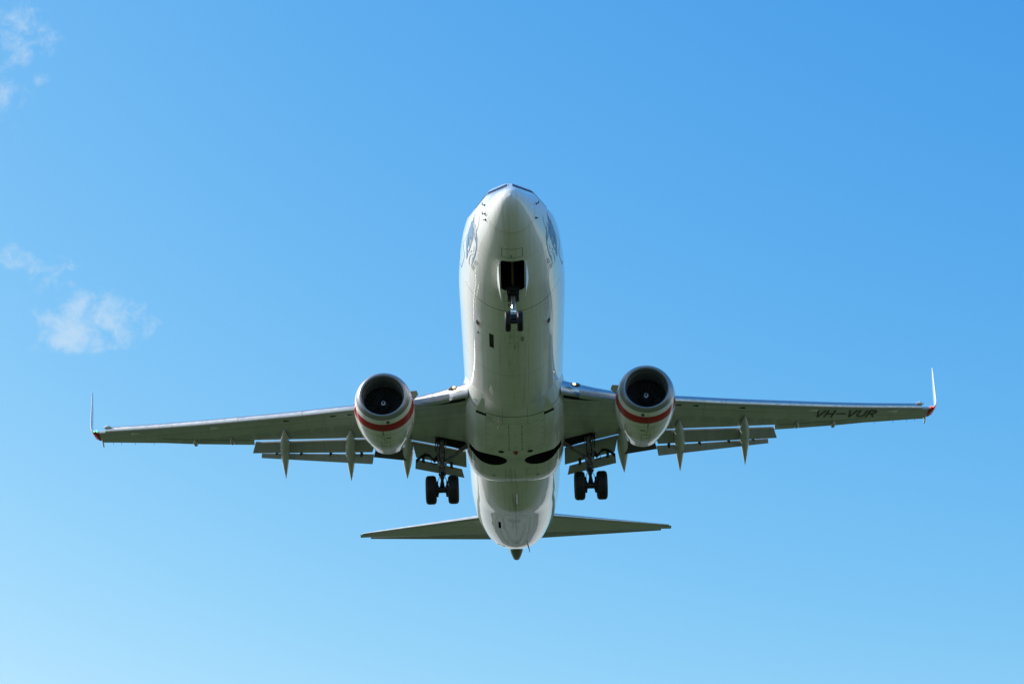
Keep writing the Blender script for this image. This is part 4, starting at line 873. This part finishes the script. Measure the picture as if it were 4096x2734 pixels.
# ------------------------------------------------------------------ painted figurehead of a woman with flowing hair, both sides of the nose
# each stroke: rows of (y, angle, y, angle) on the fuselage skin
ART = [[(1.957,-0.0055,1.942,-0.0086),(1.971,-0.0333,1.95,-0.0381),(1.986,-0.0611,1.96,-0.0677),(2.01,-0.0905,1.979,-0.0992),(2.046,-0.1244,2.016,-0.1334),(2.092,-0.1592,2.063,-0.1683),(2.143,-0.1899,2.115,-0.1992),(2.201,-0.2137,2.172,-0.2242),(2.262,-0.2341,2.231,-0.2457),(2.324,-0.2517,2.292,-0.2644),(2.39,-0.2632,2.349,-0.2802),(2.456,-0.2725,2.405,-0.2934),(2.517,-0.283,2.451,-0.3069),(2.558,-0.2974,2.482,-0.3214),(2.589,-0.3123,2.506,-0.3375),(2.621,-0.3264,2.532,-0.3535)],[(2.527,0.1838,2.499,0.1788),(2.512,0.1472,2.481,0.1414),(2.504,0.1119,2.469,0.1051),(2.501,0.0758,2.464,0.0681),(2.505,0.037,2.468,0.0292),(2.515,-0.0011,2.48,-0.0073),(2.528,-0.0362,2.494,-0.0429),(2.543,-0.0791,2.508,-0.0862),(2.565,-0.1248,2.53,-0.1323),(2.592,-0.1682,2.557,-0.1763),(2.622,-0.2093,2.589,-0.2172),(2.657,-0.2483,2.625,-0.256),(2.696,-0.2869,2.666,-0.2944),(2.736,-0.3266,2.711,-0.3331),(2.782,-0.3656,2.761,-0.3711),(2.834,-0.4026,2.818,-0.407)],[(2.518,-0.2874,2.467,-0.2995),(2.54,-0.3124,2.48,-0.3272),(2.563,-0.3366,2.494,-0.3544),(2.591,-0.3592,2.514,-0.3806),(2.621,-0.381,2.543,-0.4037),(2.655,-0.4016,2.577,-0.4254),(2.694,-0.4221,2.617,-0.4471),(2.743,-0.4435,2.669,-0.4685),(2.799,-0.4645,2.727,-0.4892),(2.86,-0.4837,2.791,-0.5083),(2.929,-0.4999,2.858,-0.5256),(3.002,-0.5141,2.93,-0.5411),(3.078,-0.5255,3.005,-0.5538),(3.151,-0.5336,3.082,-0.5615),(3.225,-0.5396,3.159,-0.567),(3.302,-0.5451,3.237,-0.5718),(3.384,-0.5484,3.312,-0.5778),(3.467,-0.5512,3.388,-0.5833),(3.553,-0.5524,3.471,-0.5874),(3.642,-0.5537,3.566,-0.5867),(3.736,-0.5536,3.665,-0.5845),(3.833,-0.5532,3.766,-0.582),(3.929,-0.5532,3.869,-0.5785),(4.026,-0.553,3.973,-0.5748),(4.125,-0.553,4.079,-0.5714),(4.226,-0.5536,4.187,-0.5685),(4.328,-0.5541,4.297,-0.5657),(4.433,-0.554,4.411,-0.5622)],[(2.552,0.0871,2.517,0.0794),(2.578,0.0553,2.528,0.0436),(2.609,0.0252,2.544,0.0096),(2.647,-0.0009,2.567,-0.0176),(2.698,-0.0181,2.592,-0.0424),(2.754,-0.034,2.621,-0.0651),(2.811,-0.0536,2.649,-0.0905),(2.859,-0.0812,2.677,-0.1224),(2.908,-0.111,2.708,-0.1574),(2.961,-0.1391,2.744,-0.1914),(2.998,-0.1709,2.8,-0.22),(3.039,-0.2014,2.861,-0.2472),(3.083,-0.2293,2.924,-0.2714),(3.126,-0.2542,2.988,-0.2913),(3.168,-0.2769,3.054,-0.3087),(3.224,-0.2976,3.132,-0.3244),(3.324,-0.3095,3.214,-0.343),(3.438,-0.3191,3.309,-0.3592),(3.553,-0.3256,3.405,-0.3724),(3.643,-0.3344,3.519,-0.3746),(3.734,-0.3409,3.63,-0.3742),(3.815,-0.3475,3.731,-0.3737),(3.874,-0.3549,3.81,-0.3742),(3.921,-0.3626,3.879,-0.3752),(3.969,-0.3701,3.949,-0.376)],[(2.739,0.0375,2.695,0.0263),(2.811,0.0024,2.755,-0.0097),(2.893,-0.0238,2.824,-0.0399),(2.98,-0.045,2.896,-0.0656),(3.065,-0.0592,2.966,-0.0846),(3.15,-0.0698,3.035,-0.0994),(3.236,-0.081,3.104,-0.1144),(3.323,-0.0929,3.164,-0.1326),(3.409,-0.1052,3.224,-0.1514),(3.492,-0.1182,3.28,-0.1704),(3.543,-0.1382,3.341,-0.1872),(3.59,-0.1587,3.4,-0.2049),(3.637,-0.1772,3.46,-0.2208),(3.707,-0.1869,3.495,-0.2399),(3.776,-0.1949,3.529,-0.2575),(3.85,-0.2012,3.571,-0.2738),(3.906,-0.2122,3.647,-0.281),(3.969,-0.2219,3.728,-0.2865),(4.035,-0.2312,3.811,-0.2914),(4.081,-0.247,3.922,-0.2895),(4.13,-0.2622,4.037,-0.2872),(4.182,-0.2769,4.153,-0.2847)],[(4.053,-0.275,3.924,-0.3069),(4.118,-0.2841,3.962,-0.3228),(4.184,-0.2927,4.001,-0.3383),(4.251,-0.3003,4.042,-0.3528),(4.295,-0.3117,4.104,-0.3602),(4.341,-0.3222,4.166,-0.3667),(4.39,-0.3312,4.233,-0.3722),(4.432,-0.3417,4.318,-0.3719),(4.479,-0.351,4.407,-0.3701),(4.528,-0.3599,4.499,-0.3675)],[(2.725,-0.2138,2.676,-0.2263),(2.754,-0.2282,2.696,-0.2433),(2.783,-0.242,2.717,-0.2599),(2.818,-0.2561,2.743,-0.277),(2.862,-0.2713,2.781,-0.2948),(2.913,-0.2864,2.824,-0.3124),(2.963,-0.2996,2.867,-0.3282),(2.998,-0.3133,2.915,-0.3382),(3.031,-0.3256,2.962,-0.3467),(3.063,-0.3375,3.007,-0.3544),(3.089,-0.349,3.047,-0.3616),(3.113,-0.3601,3.085,-0.3685),(3.138,-0.371,3.123,-0.3752)],[(3.786,-0.4556,3.761,-0.4665),(3.884,-0.4483,3.847,-0.4636),(3.983,-0.4406,3.933,-0.4605),(4.083,-0.4346,4.015,-0.4591),(4.167,-0.4352,4.098,-0.4582),(4.248,-0.4374,4.179,-0.4588),(4.328,-0.4431,4.258,-0.4627),(4.396,-0.4572,4.339,-0.4718),(4.462,-0.474,4.423,-0.4839),(4.531,-0.4899,4.51,-0.4952)],[(3.491,-0.5349,3.502,-0.5402),(3.541,-0.5207,3.555,-0.5274),(3.593,-0.5063,3.609,-0.5145),(3.645,-0.4923,3.662,-0.5021),(3.696,-0.4802,3.711,-0.4895),(3.747,-0.4686,3.759,-0.4772),(3.798,-0.4569,3.809,-0.4648)],[(3.136,-0.4561,3.117,-0.4621),(3.189,-0.4692,3.167,-0.4762),(3.244,-0.4817,3.218,-0.4898),(3.3,-0.4905,3.273,-0.4999),(3.356,-0.4935,3.334,-0.5028),(3.416,-0.4934,3.395,-0.5023),(3.477,-0.493,3.457,-0.5016)],[(3.508,-0.4372,3.495,-0.4437),(3.554,-0.4323,3.535,-0.4417),(3.602,-0.4272,3.575,-0.4396),(3.65,-0.4235,3.608,-0.4393),(3.684,-0.4262,3.645,-0.4389),(3.713,-0.4304,3.682,-0.4401),(3.741,-0.4346,3.72,-0.4412)],[(3.725,-0.5347,3.697,-0.5472),(3.778,-0.5329,3.75,-0.5454),(3.833,-0.5309,3.803,-0.5435),(3.884,-0.5304,3.85,-0.543),(3.924,-0.5335,3.89,-0.5445),(3.956,-0.5379,3.927,-0.5475),(3.992,-0.5405,3.97,-0.5488),(4.037,-0.5397,4.019,-0.5472),(4.087,-0.5372,4.072,-0.544),(4.139,-0.5347,4.125,-0.5408)],[(4.414,-0.0363,4.376,-0.0436),(4.452,-0.0729,4.413,-0.0805),(4.507,-0.1065,4.467,-0.1145),(4.555,-0.1374,4.513,-0.1458),(4.574,-0.166,4.521,-0.1764),(4.579,-0.1934,4.516,-0.2058),(4.607,-0.2166,4.534,-0.2316),(4.665,-0.2348,4.593,-0.2503),(4.744,-0.2494,4.672,-0.2652),(4.849,-0.2582,4.78,-0.2742),(5.009,-0.2555,4.935,-0.273),(5.202,-0.2458,5.119,-0.2654),(5.4,-0.2342,5.307,-0.2564),(5.596,-0.2219,5.497,-0.2457),(5.794,-0.2076,5.69,-0.2333),(5.997,-0.1904,5.887,-0.2184)],[(5.881,-0.2181,6.002,-0.1908),(5.887,-0.2045,6.001,-0.1789),(5.896,-0.1904,6.003,-0.1664),(5.908,-0.1756,6.007,-0.1534),(5.924,-0.1599,6.015,-0.1396),(5.945,-0.1433,6.026,-0.125),(5.971,-0.1254,6.042,-0.1093)],[(2.416,-0.1124,2.375,-0.1227),(2.431,-0.126,2.39,-0.1364),(2.447,-0.1397,2.406,-0.1496),(2.457,-0.1558,2.415,-0.1641),(2.449,-0.1762,2.413,-0.1823),(2.437,-0.1978,2.405,-0.2032),(2.433,-0.2185,2.406,-0.2243),(2.449,-0.2374,2.417,-0.2456),(2.474,-0.2557,2.437,-0.266),(2.501,-0.2737,2.458,-0.2858)],[(3.54,-0.0918,3.512,-0.0992),(3.643,-0.094,3.614,-0.1015),(3.749,-0.0951,3.72,-0.1029),(3.859,-0.0948,3.829,-0.1027),(3.97,-0.0929,3.941,-0.1004),(4.084,-0.09,4.056,-0.097),(4.201,-0.0869,4.174,-0.0935)],[(2.808,-0.0144,2.764,-0.0237),(2.871,-0.0375,2.791,-0.0553),(2.94,-0.059,2.824,-0.0861),(3.012,-0.0779,2.857,-0.1148),(3.062,-0.0981,2.897,-0.138),(3.11,-0.1167,2.935,-0.1597),(3.161,-0.1351,2.977,-0.181),(3.211,-0.1552,3.028,-0.2014),(3.266,-0.1749,3.084,-0.2214),(3.322,-0.1942,3.14,-0.2407),(3.355,-0.2189,3.213,-0.2553),(3.389,-0.2431,3.288,-0.2694),(3.427,-0.2663,3.365,-0.2826)],[(3.527,-0.1301,3.417,-0.1569),(3.615,-0.1408,3.462,-0.1785),(3.706,-0.1504,3.511,-0.199),(3.797,-0.1595,3.558,-0.2186),(3.859,-0.1735,3.618,-0.233),(3.919,-0.187,3.677,-0.2471),(3.979,-0.1987,3.736,-0.2596),(4.01,-0.2142,3.816,-0.2636),(4.042,-0.2283,3.894,-0.2661),(4.076,-0.2421,3.973,-0.2683)],[(2.582,-0.117,2.547,-0.1259),(2.617,-0.1306,2.563,-0.1445),(2.654,-0.1438,2.581,-0.1628),(2.694,-0.1575,2.603,-0.1818),(2.735,-0.1745,2.641,-0.2006),(2.783,-0.1918,2.683,-0.2195),(2.83,-0.2091,2.724,-0.2381),(2.858,-0.2309,2.775,-0.2534),(2.885,-0.2525,2.825,-0.2688),(2.914,-0.2733,2.878,-0.2833)],[(2.545,-0.3238,2.489,-0.3427),(2.579,-0.3375,2.523,-0.3564),(2.614,-0.3509,2.558,-0.3696),(2.651,-0.3654,2.594,-0.384),(2.689,-0.3832,2.636,-0.4004),(2.73,-0.4018,2.681,-0.4177),(2.77,-0.4185,2.725,-0.4333),(2.803,-0.4332,2.766,-0.4457),(2.835,-0.4465,2.805,-0.4565),(2.868,-0.4593,2.845,-0.4669)],[(3.236,-0.1964,3.189,-0.2078),(3.274,-0.2132,3.219,-0.2268),(3.315,-0.2293,3.251,-0.2453),(3.361,-0.2435,3.29,-0.2622),(3.412,-0.2567,3.348,-0.2742),(3.47,-0.2682,3.412,-0.2843),(3.526,-0.2788,3.474,-0.2932),(3.571,-0.2885,3.529,-0.3002),(3.613,-0.2975,3.581,-0.3064),(3.655,-0.3062,3.633,-0.3123)],[(2.69,-0.2769,2.656,-0.2846),(2.71,-0.3045,2.672,-0.3135),(2.733,-0.3314,2.692,-0.3415),(2.759,-0.3567,2.714,-0.3681),(2.779,-0.3815,2.743,-0.3908),(2.801,-0.4049,2.774,-0.4121),(2.825,-0.4276,2.806,-0.4327)]]
for sx in (1, -1):
    b = MB()
    for k, rows in enumerate(ART):
        lift = .004 + .0012 * (k % 6); vs = []
        for y0, t0, y1, t1 in rows:
            if sx < 0: t0, t1 = math.pi - t0, math.pi - t1
            vs += [on_fus(y0, t0, lift), on_fus(y1, t1, lift)]
        b.add(vs, [(2 * i, 2 * i + 1, 2 * i + 3, 2 * i + 2) for i in range(len(rows) - 1)])
    b.build('nose_artwork', m_art, fuselage, smooth=False)
    # the small name painted below it
    for word, ua, ub in (('star', 0.0, .50), ('city', .56, 1.0)):
        cu = bpy.data.curves.new('name_text', 'FONT'); cu.body = word; cu.size = 1.0; to = bpy.data.objects.new('name_text', cu); col.objects.link(to)
        bpy.context.view_layer.update(); me_ = bpy.data.meshes.new_from_object(to.evaluated_get(bpy.context.evaluated_depsgraph_get()))
        w_ = max(v.co.x for v in me_.vertices); vs = []
        for v in me_.vertices:
            u = ua + (ub - ua) * v.co.x / w_; t = v.co.y * .22
            if sx > 0: yy, th = 3.62 + .85 * u, -.70 + .05 * u + t / 1.5
            else: yy, th = 4.50 - .85 * u, -(math.pi - .64) + .055 * u - t / 1.5
            vs.append(on_fus(yy, th, .004))
        b = MB(); b.add(vs, [tuple(p.vertices) for p in me_.polygons]); b.build('painted_word', m_grey, fuselage, smooth=False)
        bpy.data.objects.remove(to); bpy.data.curves.remove(cu); bpy.data.meshes.remove(me_)

# ------------------------------------------------------------------ ground (below the picture; it lights and is mirrored in the belly)
m_gr = mat('grass_ground', (.08, .12, .04), .9, spec=0.1); X.nt = m_gr.node_tree
V, x, y, z = objco()
dist = X.m('SQRT', x * x + (y - 60.0) * (y - 60.0))
n1 = noise(V, .02, 6, .6); n2 = noise(V, .3, 6, .65); n3 = noise(V, .006, 4, .55)
c = mixc(ramp(n2, .35, .7), (.032, .056, .019), (.055, .076, .030))
c = mixc(ramp(n1, .50, .60) * .6, c, (.085, .085, .055))
far = mixc(ramp(n3, .45, .6), (.17, .17, .155), (.07, .08, .06))
c = mixc(ramp(dist, 110, 420), c, far)
setc(m_gr, c)
b = MB(); S = 30000; b.add([(-S, -S, 0), (S, -S, 0), (S, S, 0), (-S, S, 0)], [(0, 1, 2, 3)]); g = b.build('ground', m_gr, smooth=False); g['kind'] = 'structure'
